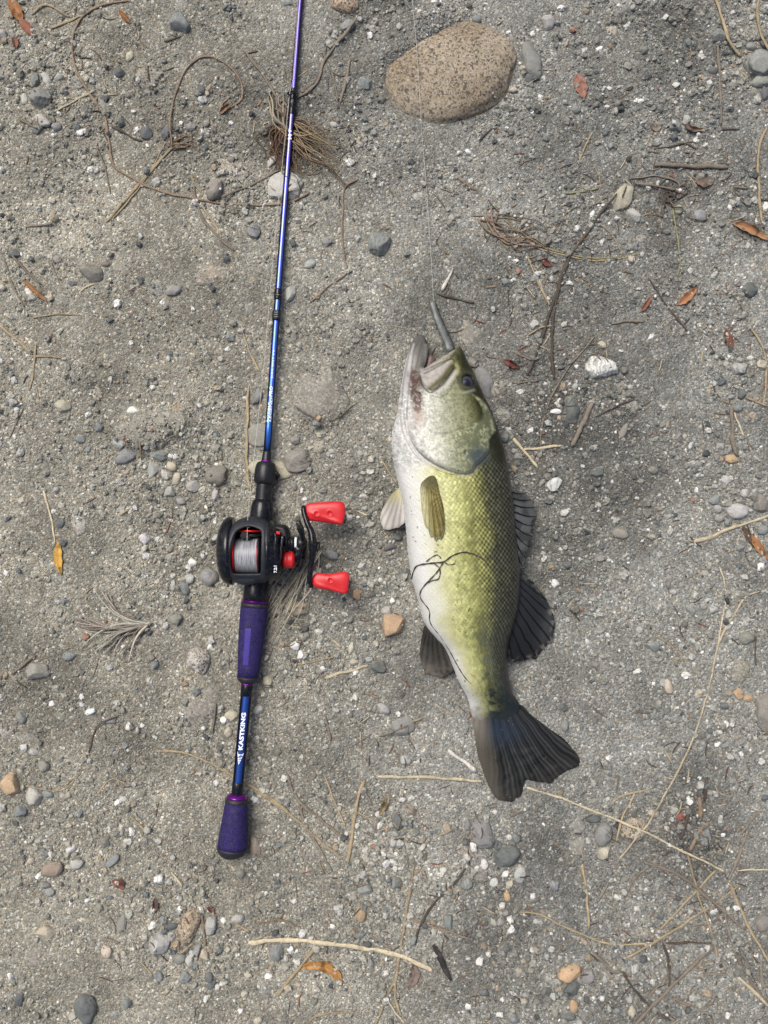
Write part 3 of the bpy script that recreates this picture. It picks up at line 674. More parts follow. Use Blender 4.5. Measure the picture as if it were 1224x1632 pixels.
for i, (x, y, rx, ry, an, c, k) in enumerate(stones[:298]):
    r = np.random.default_rng(int(x*7+y*13) + (3 if rx > 90 else 0))
    m = min(rx, ry); n = 5 if m > 40 else 4 if m > 17 else 3 if m > 8 else 2
    V, F = stone_shape(n, k, r)
    rz = m*(.55 if k == 's' else .85)
    if k == 'g' and m > 40: rz = 42
    if (x, y) in ((771, 607), (432, 748), (418, 697), (642, 1157)): rz = 7
    if (x, y) == (458, 296): rz = 11
    sink = {'s': -.62, 'g': -.05}.get(k, .2 + r.uniform(-.18, .16))
    e = 1/math.sqrt(1-min(sink, 0)**2)*1.03
    a = -R(an)
    Vx = V[:, 0]*rx*e; Vy = V[:, 1]*ry*e
    z0 = float(gz(np.array([x]), np.array([y]))[0]) + sink*rz
    zc = max(0, z0)*K
    cx_, cy_, _ = W(x, y, zc)
    P = np.stack([cx_ + K*(Vx*cos(a) - Vy*sin(a)), cy_ + K*(Vx*sin(a) + Vy*cos(a)), K*(z0 + V[:, 2]*rz)], 1)
    mat = M_STONE['dusty' if k == 's' else 'granite' if k == 'g' or (x, y) in ((302, 1476), (1010, 1322), (317, 1053)) else 'veined' if k == 'v' else 'plain']
    rr = math.sqrt(rx*ry)
    nm = 'boulder' if m > 40 else 'stone' if rr > 9.5 else 'pebble'
    o = mk(nm, P, [F], mat, None, True, None, origin=np.array([cx_, cy_, z0*K]))
    j = 1 + r.uniform(-.13, .13); cc = np.array(SC[c])*j*(1 + r.uniform(-.03, .03, 3))*(np.array([.92, .93, .82]) if nm == 'boulder' else 1)
    o.color = (*cc, 1)
    lab = HAND.get((x, y)) or label_for(x, y, stone_desc(rx, ry, c, k))
    tag(o, lab, nm, None if m > 40 else 'stones and pebbles lying on the gravel')
    # raster
    bx = int(e*max(rx, ry)/SST)+2; ix = int((x-SX0)/SST); iy = int((y-SY0)/SST)
    STM_K = k != 's'
    sl = (slice(max(iy-bx, 0), iy+bx), slice(max(ix-bx, 0), ix+bx))
    dx = RX[sl]-x; dy = RY[sl]-y; A = R(an)
    u = (dx*cos(A)+dy*sin(A))/(rx*e); v = (-dx*sin(A)+dy*cos(A))/(ry*e); q = 1-u*u-v*v
    if STM_K: STM[sl] |= (q > .02) & (z0 + rz*.93*np.sqrt(np.maximum(q, 0)) > SURF[sl])
    SURF[sl] = np.where(q > 0, np.maximum(SURF[sl], z0 + rz*.93*np.sqrt(np.maximum(q, 0))), SURF[sl])

# ---------------------------------------------------------------- loose grains: stuff, past counting
def grains(name, pos, rad, cols, level, seed):
    r = np.random.default_rng(seed)
    if level < 0:
        V0 = np.array([(1, 0, 0), (0, 1, 0), (-1, 0, 0), (0, -1, 0), (0, 0, 1), (0, 0, -1)], float)
        F0 = np.array([(0, 1, 4), (1, 2, 4), (2, 3, 4), (3, 0, 4)])
    else: V0, F0 = ico(level)
    n, k = len(pos), len(V0)
    V = V0[None]*(1 + r.uniform(-.28, .28, (n, k, 1)))
    q = r.normal(size=(n, 4)); q /= np.linalg.norm(q, axis=1)[:, None]
    if level < 0: q[:, 1:3] *= .35; q /= np.linalg.norm(q, axis=1)[:, None]
    w, x, y, z = q.T
    Rm = np.stack([np.stack([1-2*(y*y+z*z), 2*(x*y-w*z), 2*(x*z+w*y)], -1), np.stack([2*(x*y+w*z), 1-2*(x*x+z*z), 2*(y*z-w*x)], -1), np.stack([2*(x*z-w*y), 2*(y*z+w*x), 1-2*(x*x+y*y)], -1)], 1)
    V = V*np.stack([np.ones(n), r.uniform(.6, 1, n), r.uniform(.5, .9, n)], 1)[:, None, :]
    V = np.einsum('nij,nkj->nki', Rm, V)*rad[:, None, None]
    z0 = surf(pos[:, 0], pos[:, 1]) + rad*r.uniform(-.15, .4, n)
    P = np.stack([(pos[:, 0]-CX)*K, (CY-pos[:, 1])*K, z0*K], 1)
    Vw = (P[:, None, :] + V*K).reshape(-1, 3)
    F = (F0[None] + (np.arange(n)*k)[:, None, None]).reshape(-1, 3)
    o = mk(name, Vw, [F], m_grain, None, False, np.repeat(cols, k, 0), origin=np.zeros(3))
    tag(o, kind='stuff'); return o
def grain_cols(pos, r, bright=1., soilmix=.4):
    n = len(pos); base = soil_colour(pos[:, 0], pos[:, 1])
    pal = np.array([(.19, .19, .165), (.28, .275, .24), (.42, .42, .385), (.60, .60, .565), (.075, .08, .08), (.14, .155, .155), (.31, .26, .19), (.24, .14, .1)])
    p = np.array([.27, .27, .17, .07*bright, .06, .09, .06, .008]); p /= p.sum()
    c = pal[r.choice(len(pal), n, p=p)]*r.uniform(.75, 1.25, (n, 1))
    return np.where(r.random((n, 1)) < soilmix, base*r.uniform(.75, 1.55, (n, 1)), c)
COARSE = [(60, 160, 70, 1.), (160, 120, 90, .7), (260, 190, 80, .6), (250, 740, 80, .9), (290, 780, 90, .9), (230, 870, 110, .7), (300, 910, 60, .8), (90, 1380, 120, .5), (300, 1500, 90, 1.), (30, 1590, 90, 1.2),
          (200, 1330, 90, .5), (640, 1340, 60, .9), (760, 1380, 90, .8), (810, 1450, 60, .8), (560, 1430, 140, .5), (480, 1020, 70, .6), (610, 1060, 60, .6), (640, 870, 60, .7), (1190, 90, 70, 1.1), (840, 60, 90, .8),
          (700, 40, 70, 1.), (830, 150, 60, .7), (920, 640, 90, .6), (810, 640, 60, .7), (830, 420, 80, .6), (1170, 790, 70, 1.), (1160, 590, 60, .6), (1180, 980, 70, .7), (1160, 1180, 60, .7), (930, 1330, 80, .7),
          (900, 1590, 70, .8), (1090, 1300, 70, .6), (1070, 1540, 110, .4), (440, 1510, 70, .6), (150, 440, 70, .6), (60, 680, 70, .5), (580, 230, 60, .6), (960, 200, 150, .3), (1120, 640, 100, .4), (430, 1130, 60, .6), (10, 1250, 60, .7)]
def density(px, py):
    d = .34 + 1.7*N2(px, py, 100) + 1.0*N6(px, py, 34)
    for x, y, s, a in COARSE: d = d + a*np.exp(-((px-x)**2+(py-y)**2)/(s*s))
    return np.clip(d, .045, 2)
def on_stone(P):
    ix = np.clip(((P[:, 0]-SX0)/SST).round().astype(int), 0, len(sxs)-1); iy = np.clip(((P[:, 1]-SY0)/SST).round().astype(int), 0, len(sys_)-1)
    return STM[iy, ix]
KEEP = [np.array(q, float) for q in ([(748, 1120), (760, 1235), (788, 1280), (818, 1290), (842, 1255), (890, 1250), (932, 1218), (905, 1178), (832, 1118)], [(815, 900), (848, 922), (880, 962), (892, 1004), (884, 1032), (840, 1062), (800, 1050)],
        [(812, 778), (840, 780), (860, 812), (850, 880), (830, 912)], [(645, 770), (612, 795), (598, 832), (618, 852), (655, 840)], [(680, 990), (664, 1040), (672, 1078), (720, 1086), (730, 1060)],
        [(640, 560), (668, 530), (730, 545), (800, 690), (830, 900), (815, 1060), (830, 1130), (755, 1150), (640, 900), (620, 700)])]
def kept_clear(P):
    m = np.zeros(len(P), bool)
    for q in KEEP: m |= inside(P, q)
    return m
def sample(n, seed, power, x0=-130, x1=1354, y0=-160, y1=1792):
    r = np.random.default_rng(seed); out = []; tot = 0
    while tot < n:
        P = np.stack([r.uniform(x0, x1, n), r.uniform(y0, y1, n)], 1)
        keep = (r.random(n) < (density(P[:, 0], P[:, 1])/2)**power) & (~on_stone(P) | (r.random(n) < .03)) & ~kept_clear(P)
        out.append(P[keep]); tot += keep.sum()
    return np.concatenate(out)[:n]
r_ = np.random.default_rng(5)
pos = sample(115000, 11, .75); rad = r_.uniform(.7, 1.7, len(pos)); grains('gravel_fines', pos, rad, grain_cols(pos, r_, .9, .58), -1, 1)
pos = sample(30000, 12, 1.); rad = 1.5 + 2.1*r_.random(len(pos))**2; grains('gravel', pos, rad, grain_cols(pos, r_), 0, 2)
pos = sample(8200, 13, 1.35); rad = 2.5 + 4.6*r_.random(len(pos))**2.6
es = np.array([(s[0], s[1]) for s in extra_stones]); er = np.array([math.sqrt(s[2]*s[3]) for s in extra_stones]); ec = np.array([SC[s[5]] for s in extra_stones])
pc = grain_cols(pos, r_, .8)
grains('gravel_pebbles', np.concatenate([pos, es]), np.concatenate([rad, er*1.15]), np.concatenate([pc, ec]), 1, 3)
# ---------------------------------------------------------------- the fish
FO = [(659, 541), (666, 533.5), (675, 535), (681, 546), (682.5, 560), (680, 575), (675, 588), (684, 582), (697, 574), (711, 565), (721, 555), (728, 550), (734, 552), (738, 560), (745, 577), (755, 595), (767, 622),
      (778, 645), (788, 669), (796, 692), (804, 720), (810, 750), (814, 775), (818, 805), (821, 847), (825, 885), (828, 918), (826, 961), (819, 994), (811, 1019), (808, 1040), (808, 1060), (811, 1080),
      (817, 1104), (828, 1124), (822, 1140), (795, 1150), (765, 1150), (753, 1142), (746, 1114), (731, 1085), (712, 1038), (698, 1020), (684, 1004), (674, 986), (668, 961), (657, 923),
      (651, 885), (647, 842), (643, 808), (635, 771), (627, 735), (624, 705), (625.5, 685), (632, 664), (636, 638), (640, 613), (646, 578), (652, 556)]
FO = np.array(FO, float)
FOs = np.vstack([catmull(FO[:7], 5), catmull(FO[6:13], 5)[1:], catmull(FO[12:], 5)[1:], catmull(np.vstack([FO[-1], FO[0]]), 3)[1:-1]])
fish_rel = Relief(FOs, (), 1.25)
fp, fd = fish_rel.P, fish_rel.d
fx, fy = fp[:, 0], fp[:, 1]
hh = .80*fish_rel.poisson()
hh = hh*(1 - .85*sstep(1085, 1148, fy))
# per-row belly/back limits of the body
yr = np.arange(530, 1152)
def poly_x(y):
    xs = []
    q = np.roll(FOs, -1, 0)
    for (x1, y1), (x2, y2) in zip(FOs, q):
        if (y1 > y) != (y2 > y): xs.append(x1 + (y-y1)*(x2-x1)/(y2-y1))
    return (min(xs), max(xs)) if xs else (700, 760)
lim = np.array([poly_x(y+.37) for y in yr]); 
def tpos(x, y):
    L = np.interp(y, yr, lim[:, 0]); Rr = np.interp(y, yr, lim[:, 1])
    return (x-L)/(Rr-L)
ft = tpos(fx, fy)
# mid height of the body along its length
rowmax = np.array([hh[np.abs(fy-y) < 1.5].max() if (np.abs(fy-y) < 1.5).any() else 10 for y in yr])
ker = np.ones(61)/61; rowmax = np.convolve(np.pad(rowmax, 30, mode='edge'), ker, 'valid')
def zc_of(y): return .72*np.interp(y, yr, rowmax) + 3
zc = zc_of(fy)
def poly(*p): return np.array(p, float)
def sd_in(polyg, P):
    d, _ = segdist(P, polyg); return np.where(inside(P, polyg), d, -d)
OPERC = catmull(poly((688, 640), (722, 628), (757, 634), (775, 650), (786, 672), (788, 690), (777, 704), (774, 722), (764, 735), (754, 744), (745, 756), (726, 757), (703, 749), (679, 735), (661, 717), (652, 696), (652, 672), (664, 652)), 5, True)
CHEEK = catmull(poly((690, 640), (725, 625), (752, 636), (765, 655), (764, 672), (750, 680), (733, 688), (702, 697), (682, 692), (668, 676), (672, 655)), 5, True)
MAXIL = catmull(poly((668, 597), (684, 591), (702, 582), (719, 577), (722, 586), (715, 600), (703, 615), (690, 628), (681, 628), (674, 620), (669, 608)), 4, True)
LIP = poly((671, 594), (684, 585), (697, 577), (711, 568), (721, 559), (729, 552))
JAWL = poly((655, 556), (652, 580), (650, 610), (648, 640), (646, 668))
BR = [catmull(poly(*q), 6) for q in ([(637, 655), (639, 685), (651, 715), (666, 735), (694, 754), (730, 765)], [(642, 658), (646, 690), (657, 718), (673, 737), (700, 756), (738, 763)], [(647, 655), (650, 694), (662, 720), (680, 739), (705, 753)])]
EYE = np.array([742., 612.])
s_op = sd_in(OPERC, fp); s_ch = sd_in(CHEEK, fp); s_mx = sd_in(MAXIL, fp)
d_lip, _ = segdist(fp, LIP, False); d_jaw, _ = segdist(fp, JAWL, False)
d_br = [segdist(fp, q, False)[0] for q in BR]
d_eye = np.hypot(fx-EYE[0], (fy-EYE[1])*.95)
edge = sstep(0, 7, fd)
hx = np.zeros(len(fp))
w_op = sstep(655, 715, fy); w_ch = sstep(660, 690, fy)
hx += 1 + 3.6*sstep(-.5, 5, s_op)*w_op - 1*w_op
hx += 1.3*sstep(-.5, 4, s_ch)*w_ch
hx += 4.5*sstep(-.5, 3, s_mx) - 1.2*np.exp(-((s_mx+1.5)/1.6)**2)
hx += 3.2*np.exp(-(d_lip/3.4)**2)
hx += 1.6*np.exp(-(d_jaw/4)**2)
for d in d_br: hx -= 2.2*np.exp(-(d/1.4)**2)
hx -= 1.4*np.exp(-((s_op+1.2)/1.8)**2)*w_op
hx += 2.2*np.exp(-((d_eye-12)/3)**2) - 5*sstep(11, 8, d_eye)
# scales: staggered rows along the body
body = sstep(-1, -6, s_op)*sstep(735, 765, fy + .12*(fx-650))*(1-sstep(1105, 1140, fy))
ax = catmull(poly((700, 620), (722, 740), (737, 860), (744, 960), (757, 1060), (785, 1150)), 12)
axd, axn = segdist(fp, ax, False)
sgn = np.sign(fx-axn[:, 0]); vv = axd*sgn; uu = np.interp(axn[:, 1], ax[:, 1], np.concatenate([[0], np.cumsum(np.linalg.norm(np.diff(ax, axis=0), axis=1))]))
SP_U, SP_V = 8.5, 7.5
width = np.interp(fy, yr, lim[:, 1]-lim[:, 0]); vs = vv/np.clip(width/188, .45, 1.05)
cu = uu/SP_U; cv = vs/SP_V
def hexcell(u, v):
    best = np.full(len(u), 9.); bi = np.zeros(len(u)); bu = np.zeros(len(u)); bv = np.zeros(len(u))
    for off in (0, .5):
        iv = np.round(v/1.0 - off) + off; iu = np.round(u - off) + off
        d = np.hypot(u-iu, (v-iv))
        m = d < best; best[m] = d[m]; bi[m] = (iu*12.9898+iv*78.233)[m]; bu[m] = (u-iu)[m]; bv[m] = (v-iv)[m]
    return best, np.modf(np.abs(np.sin(bi)*43758.5453))[0], bu, bv
sc_d, sc_r, sc_u, sc_v = hexcell(cu + .25*N5(fx, fy, 30), cv + .25*N6(fx, fy, 30))
scale_h = (1 - sstep(.25, .62, sc_d)) + .6*sc_u + 1.3*(sc_r-.5)*sc_v + 1.0*(np.modf(sc_r*7.3)[0]-.5)*sc_u
hx += body*edge*1.5*scale_h*(.55+.45*sstep(.2, .7, ft))
hx += edge*(.7*N5(fx, fy, 9) + 1.1*N4(fx, fy, 26) + 1.3*N3(fx, fy, 60))
# lateral line and soft flank folds
llx = np.interp(fy, [750, 860, 960, 1060, 1130], [775, 778, 772, 768, 778]); dl = fx-llx
hx -= body*.3*np.exp(-(dl/1.3)**2)
ftop = zc + hh + hx*edge
fbot = np.maximum(zc - .85*hh, 1.0)
# ------- skin colours
fbm = lambda a, b, c: (N5(a, b, c) + .7*N6(a, b, c*.53) + .6*N4(a+9, b, c*.29) + .4*N3(b, a, c*.17))/1.6
def ramp3(t, stops):
    xs = [s[0] for s in stops]; cs = np.array([s[1] for s in stops]); t = np.clip(t, xs[0], xs[-1])
    return np.stack([np.interp(t, xs, cs[:, k]) for k in range(3)], 1)
def lerp(a, b, t): t = np.asarray(t)[:, None]; return a*(1-t) + b*t
tt = ft + .05*N4(fx, fy, 30) + .035*N5(fx, fy, 9)
back = sstep(900, 1040, fy)*.13
cbody = ramp3(tt + back*.4, [(0, (.62, .63, .60)), (.10, (.66, .67, .63)), (.19, (.60, .605, .49)), (.29, (.50, .495, .27)), (.40, (.44, .45, .195)), (.50, (.37, .38, .14)), (.59, (.23, .235, .075)),
                     (.67, (.085, .087, .022)), (.75, (.020, .021, .006)), (1, (.006, .006, .003))])
rim = sstep(.25, .58, sc_d)
dark = lerp(cbody, cbody*np.array([.34, .36, .33]), rim)               # dark-edged scales
spot = lerp(cbody*.42, np.minimum(cbody*2.8 + .05, .5), 1-sstep(.14, .46, sc_d))   # pale-centred scales up on the back
wsp = sstep(.55, .69, tt)
csc = lerp(lerp(cbody, dark, .55*sstep(.22, .45, tt)), spot, wsp*.9)
csc *= (1 + .5*(sc_r-.5)*sstep(.2, .4, tt))[:, None]  # random tone per scale: glints of single scales painted into the colour
cbody = lerp(cbody, csc, body)
# mottled dark band fading in towards the tail
band = np.exp(-((tt-.60)/.15)**2)*sstep(880, 1070, fy)
mot = sstep(-.15, .2, N5(fx, fy, 6) + .7*N6(fx, fy, 13) + .6*N4(fx, fy, 3.1))
cbody = lerp(cbody, np.array([.09, .10, .075])[None]*np.ones((len(fp), 1)), np.clip(band*(.35+.5*mot), 0, .85))
tailb = np.clip(sstep(1050, 1132, fy + 10*N4(fx, fy, 14))*sstep(.2, .52, ft)*(.55 + .8*mot), 0, 1)
cbody = lerp(cbody, np.array([.022, .032, .036])[None]*np.ones((len(fp), 1)), tailb*.95)
cbody = lerp(cbody, lerp(np.array([.13, .12, .095])[None]*np.ones((len(fp), 1)), np.array([.024, .028, .03])[None]*np.ones((len(fp), 1)), sstep(.15, .5, ft)), sstep(1118, 1148, fy + 9*N5(fx, fy, 9) + 6*N6(fx, fy, 3))*.85)
blot = sstep(.02, .3, fbm(fx, fy, 17))*sstep(.3, .42, tt)*sstep(.85, .72, tt)
cbody = cbody*(1 - .2*blot*body)[:, None]
midb = np.exp(-((tt-.57+.03*N4(fx, fy, 60))/.055)**2)*sstep(-.12, .2, N6(fx, fy, 26))*sstep(780, 840, fy)
cbody = lerp(cbody, cbody*.5, .6*midb)
# flecks
fl = (N6(fx, fy, 3.4) > .47) & (N3(fx, fy, 60) > -.12)
cbody[fl & (ft > .05)] *= .38
# head
head = (1-body)*sstep(820, 800, fy)
gold = sstep(-.24, .26, fbm(fx, fy, 4.0))
ch = ramp3(ft, [(0, (.56, .57, .55)), (.2, (.52, .53, .50)), (.34, (.50, .51, .44)), (.5, (.36, .375, .26)), (.66, (.27, .28, .16)), (.77, (.13, .135, .058)), (.85, (.030, .032, .012)), (1, (.010, .011, .005))])
ch = lerp(ch*.74, np.minimum(ch*1.12, .7), gold)*(1 - .2*sstep(.3, .45, ft))[:, None]*(1 + .55*fbm(fx, fy, 2.3))[:, None]
opd = sstep(0, 4, s_op)*(1-sstep(-1, 3, s_ch))*sstep(.42, .62, ft)
ch = lerp(ch, lerp(np.array([.12, .135, .075])[None], np.array([.40, .41, .25])[None], gold*sstep(-.25, .25, fbm(fx, fy, 10))), opd*.85)
dkc = np.exp(-(np.hypot(fx-757, (fy-733))/17)**2); ch = lerp(ch, np.array([.05, .066, .072])[None]*np.ones((len(fp), 1)), np.clip(dkc*1.25, 0, .9))
for d in d_br: ch = lerp(ch, np.array([.34, .32, .32])[None]*np.ones((len(fp), 1)), .75*np.exp(-(d/1.2)**2))
ed = np.exp(-((s_op+.6)/1.3)**2)*sstep(.1, .3, ft)*w_op; ch = lerp(ch, np.array([.5, .49, .45])[None]*np.ones((len(fp), 1)), .3*np.exp(-((s_op-1)/1.4)**2)*sstep(690, 730, fy))
ch = lerp(ch, ch*.22, ed*.9); ch = lerp(ch, ch*.45, .7*np.exp(-((s_ch+.3)/1.1)**2)*sstep(.3, .4, ft)*sstep(650, 670, fy))
# jaws
jaw = sstep(640, 612, fy)*sstep(688, 672, fx)
cj = ramp3((fx-640)/45, [(0, (.5, .5, .5)), (.3, (.40, .39, .38)), (.55, (.17, .165, .145)), (1, (.11, .11, .1))])
cj = lerp(cj, np.array([.085, .085, .078])[None]*np.ones((len(fp), 1)), sstep(580, 545, fy)*.9)
ch = lerp(ch, cj, jaw)
st = np.exp(-((fx-(658+.10*(fy-600)))/8)**2)*sstep(582, 604, fy)*sstep(676, 645, fy)
ch = lerp(ch, np.array([.07, .036, .024])[None]*np.ones((len(fp), 1)), np.clip(1.25*st*(.5+.9*sstep(-.15, .12, fbm(fx, fy, 5))), 0, .92))
st2 = np.exp(-((fx-665)/9)**2-((fy-672)/16)**2); ch = lerp(ch, np.array([.32, .22, .17])[None]*np.ones((len(fp), 1)), .6*st2)
inm = sstep(-.5, 2, s_mx)
cm = lerp(np.array([.36, .335, .31])[None]*np.ones((len(fp), 1)), np.array([.075, .068, .016])[None]*np.ones((len(fp), 1)), np.exp(-(segdist(fp, poly((683, 626), (703, 609), (721, 584)), False)[0]/5.2)**2)*sstep(-.5, 1, s_mx))
ch = lerp(ch, cm*(1+.5*fbm(fx, fy, 6))[:, None], inm*.95)
d_mb = segdist(fp, poly((690, 634), (708, 622), (724, 598)), False)[0]
ch = lerp(ch, np.array([.44, .42, .40])[None]*np.ones((len(fp), 1)), .85*np.exp(-(d_mb/3.2)**2)*(1-inm))
ch = lerp(ch, np.array([.30, .27, .25])[None]*np.ones((len(fp), 1)), .9*np.exp(-(d_lip/3.4)**2))
ch = lerp(ch, np.array([.09, .088, .045])[None]*np.ones((len(fp), 1)), .8*np.exp(-((fx-728)/6)**2-((fy-560)/9)**2))
ch = lerp(ch, np.array([.05, .052, .04])[None]*np.ones((len(fp), 1)), .85*np.exp(-((s_mx+.5)/1.2)**2)*sstep(640, 600, fy)*sstep(672, 690, fx))
ch = lerp(ch, np.array([.035, .036, .02])[None]*np.ones((len(fp), 1)), .9*np.exp(-((d_eye-14)/3.4)**2))
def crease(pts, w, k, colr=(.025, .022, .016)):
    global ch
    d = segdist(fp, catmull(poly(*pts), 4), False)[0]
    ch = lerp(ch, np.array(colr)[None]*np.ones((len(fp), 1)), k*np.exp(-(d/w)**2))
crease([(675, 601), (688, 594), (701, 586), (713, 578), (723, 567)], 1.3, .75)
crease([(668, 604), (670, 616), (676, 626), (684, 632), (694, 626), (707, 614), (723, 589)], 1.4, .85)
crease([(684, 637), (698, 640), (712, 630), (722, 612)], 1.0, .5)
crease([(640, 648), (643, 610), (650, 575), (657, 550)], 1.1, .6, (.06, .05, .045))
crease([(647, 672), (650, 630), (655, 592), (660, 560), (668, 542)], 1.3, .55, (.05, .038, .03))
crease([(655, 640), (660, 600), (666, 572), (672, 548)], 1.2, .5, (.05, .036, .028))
crease([(652, 600), (652, 575), (659, 550)], 1.6, .5, (.5, .49, .47))
crease([(676, 590), (681, 572), (681, 552)], 1.5, .7, (.05, .045, .04))
crease([(728, 556), (733, 575), (731, 590), (728, 602)], 1.6, .5, (.05, .05, .02))
crease([(721, 584), (727, 590), (726, 600)], 3.0, .6, (.34, .33, .16))
crease([(733, 632), (742, 630), (752, 626)], 2.2, .5, (.36, .37, .33))
crease([(671, 594), (684, 586), (697, 578), (711, 569), (722, 560)], 1.6, .7, (.42, .38, .36))
sp = (N6(fx, fy, 3.1) > .5); ch[sp] *= .35
fcol = np.clip(lerp(cbody, ch, head), .008, .8)
zb = zc_of(860.)*K
fish = thing('fish', W(735, 860, 0), 'dead olive-green bass-like fish with white belly lying on its side, mouth open upward', 'fish')
body_o = fish_rel.build('body', ftop, fbot, m_fish, fish, zref=zc, colr=fcol)
# height lookup on the fish
FHX0, FHY0 = fish_rel.X0, fish_rel.Y0
FH = np.full(fish_rel.nx*fish_rel.ny, np.nan); FH[fish_rel.used] = ftop; FH = FH.reshape(fish_rel.ny, fish_rel.nx)
def fish_h(x, y):
    ix = np.clip(((np.asarray(x)-FHX0)/1.25).round().astype(int), 0, fish_rel.nx-1); iy = np.clip(((np.asarray(y)-FHY0)/1.25).round().astype(int), 0, fish_rel.ny-1)
    return FH[iy, ix]
# eye
ez = float(fish_h(755, 625)) - 6
ex, ey, _ = W(742.3, 612, ez*K)
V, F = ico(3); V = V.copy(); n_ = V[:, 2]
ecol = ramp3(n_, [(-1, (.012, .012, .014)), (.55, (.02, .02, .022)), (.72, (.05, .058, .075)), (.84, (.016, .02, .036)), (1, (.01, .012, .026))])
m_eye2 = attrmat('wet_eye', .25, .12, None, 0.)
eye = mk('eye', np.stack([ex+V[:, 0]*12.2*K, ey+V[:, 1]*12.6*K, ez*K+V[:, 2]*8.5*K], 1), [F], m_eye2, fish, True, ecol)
# tongue-pink gullet behind the jaws
G = Relief(catmull(poly((672, 596), (679, 583), (684, 566), (690, 566), (693, 573), (688, 584), (680, 594)), 4, True), (), 1.5)
G.build('mouth_lining', zc_of(590.)-5+G.poisson()*.5, 4, m_fish, fish, zref=zc_of(590.), colr=np.full((len(G.P), 3), (.10, .07, .065)))

def fin(name, outline, root, rays, zfun, colfun, mat, step=1.4, amp=.8, nray=None, fan=None, smooth_n=4, thick=1.4):
    """fan: point the rays radiate from; ridges follow the rays"""
    P = catmull(outline, smooth_n, True) if smooth_n else outline
    if smooth_n:      # worn, slightly torn margin
        P = resample(np.vstack([P, P[:1]]), 2.2)[:-1]; a0 = np.arctan2(P[:, 1]-fan[1], P[:, 0]-fan[0]); far = sstep(.6, .9, np.hypot(P[:, 0]-fan[0], P[:, 1]-fan[1])/np.hypot(P[:, 0]-fan[0], P[:, 1]-fan[1]).max())
        k_ = 1 - far*(.028*np.abs(np.sin(a0*rays*.5)) + .03*np.maximum(N5(P[:, 0], P[:, 1], 5), 0)); P = fan + (P - fan)*k_[:, None]
    r = Relief(P, (), step); x, y = r.P[:, 0], r.P[:, 1]
    ang = np.arctan2(y-fan[1], x-fan[0]); dist = np.hypot(x-fan[0], y-fan[1])
    ph = ang*rays + 1.2*N3(x, y, 60) + .35*N5(x, y, 12)
    ridge = np.abs(np.sin(ph))**.7
    fine = np.abs(np.sin(ph*3.0 + .7))
    z = np.maximum(zfun(x, y), surf(x, y) + 2.2)
    top = z + amp*ridge*sstep(0, 4, r.d) + .3*amp*fine*sstep(0, 4, r.d) + 1.6*N3(x, y, 40)
    c = np.clip(colfun(x, y, ridge, fine, r.d), .006, .8)
    return r.build(name, top, top-thick, mat, fish, colr=c)
one = lambda x: np.ones((len(x), 1))
# tail
def tail_c(x, y, rd, fi, d):
    c = lerp(np.array([.005, .006, .007])[None]*one(x), np.array([.046, .048, .047])[None]*one(x), .85*rd*(.15+.85*fi**2))
    bl = np.exp(-((x-790)/40)**2-((y-1165)/22)**2); c = lerp(c, np.array([.02, .034, .058])[None]*one(x), .7*bl)
    br = sstep(1.0, -1.0, (x - (776 + .21*(y-1160)))/14); c = lerp(c, lerp(np.array([.17, .155, .125])[None]*one(x), np.array([.075, .068, .054])[None]*one(x), sstep(1150, 1200, y)), br*(.85+.2*N4(x, y, 20)))
    edge_ = sstep(1225, 1275, y + .45*(x-840)); c = lerp(c, np.array([.05, .046, .04])[None]*one(x), .35*edge_)
    dirt = sstep(.62, .7, N6(x, y, 2.4)+.4*N4(x, y, 20)); return lerp(c, np.array([.2, .19, .17])[None]*one(x), .5*dirt)
tail_o = poly((753, 1138), (757, 1170), (761, 1201), (767, 1222), (773, 1240), (783, 1263), (792, 1277), (804, 1284), (816, 1283), (825, 1274), (833, 1264), (839.5, 1247), (851, 1250), (873, 1250), (888, 1244), (911, 1230), (926, 1217),
              (920, 1201), (901, 1180), (882, 1166), (863, 1152), (845, 1138), (829, 1123), (800, 1128))
fin('tail_fin', tail_o, None, 24, lambda x, y: zc_of(1140.) - sstep(1130, 1275, y+.3*np.abs(x-820))*(zc_of(1140.)-3.5) + 1.2*np.sin(np.arctan2(y-1090, x-782)*9), tail_c, m_fin, amp=1.3, fan=(778, 1075), smooth_n=3, thick=1.8)
# soft dorsal fin
def dors_c(x, y, rd, fi, d):
    c = lerp(np.array([.034, .037, .041])[None]*one(x), np.array([.006, .007, .008])[None]*one(x), sstep(.55, .25, rd))
    c = lerp(c, c*.55, sstep(990, 1045, y)); dirt = sstep(9, 1, d)*sstep(0.05, .3, N6(x, y, 5)); return lerp(c, np.array([.24, .22, .19])[None]*one(x), .45*dirt)
def side_z(x, y):
    Rr = np.interp(y, yr, lim[:, 1]); z0 = zc_of(y); return z0 - sstep(0, 52, x-Rr)*(z0-4)
dors_o = poly((822, 905), (834, 912), (845, 924), (858.5, 938), (874, 961), (884, 986), (887, 1004), (880, 1024), (860, 1047), (838, 1057), (815, 1054), (808, 1046), (806, 1020), (814, 988), (820, 948))
fin('soft_dorsal_fin', dors_o, None, 34, side_z, dors_c, m_fin, amp=1.5, fan=(770, 880))
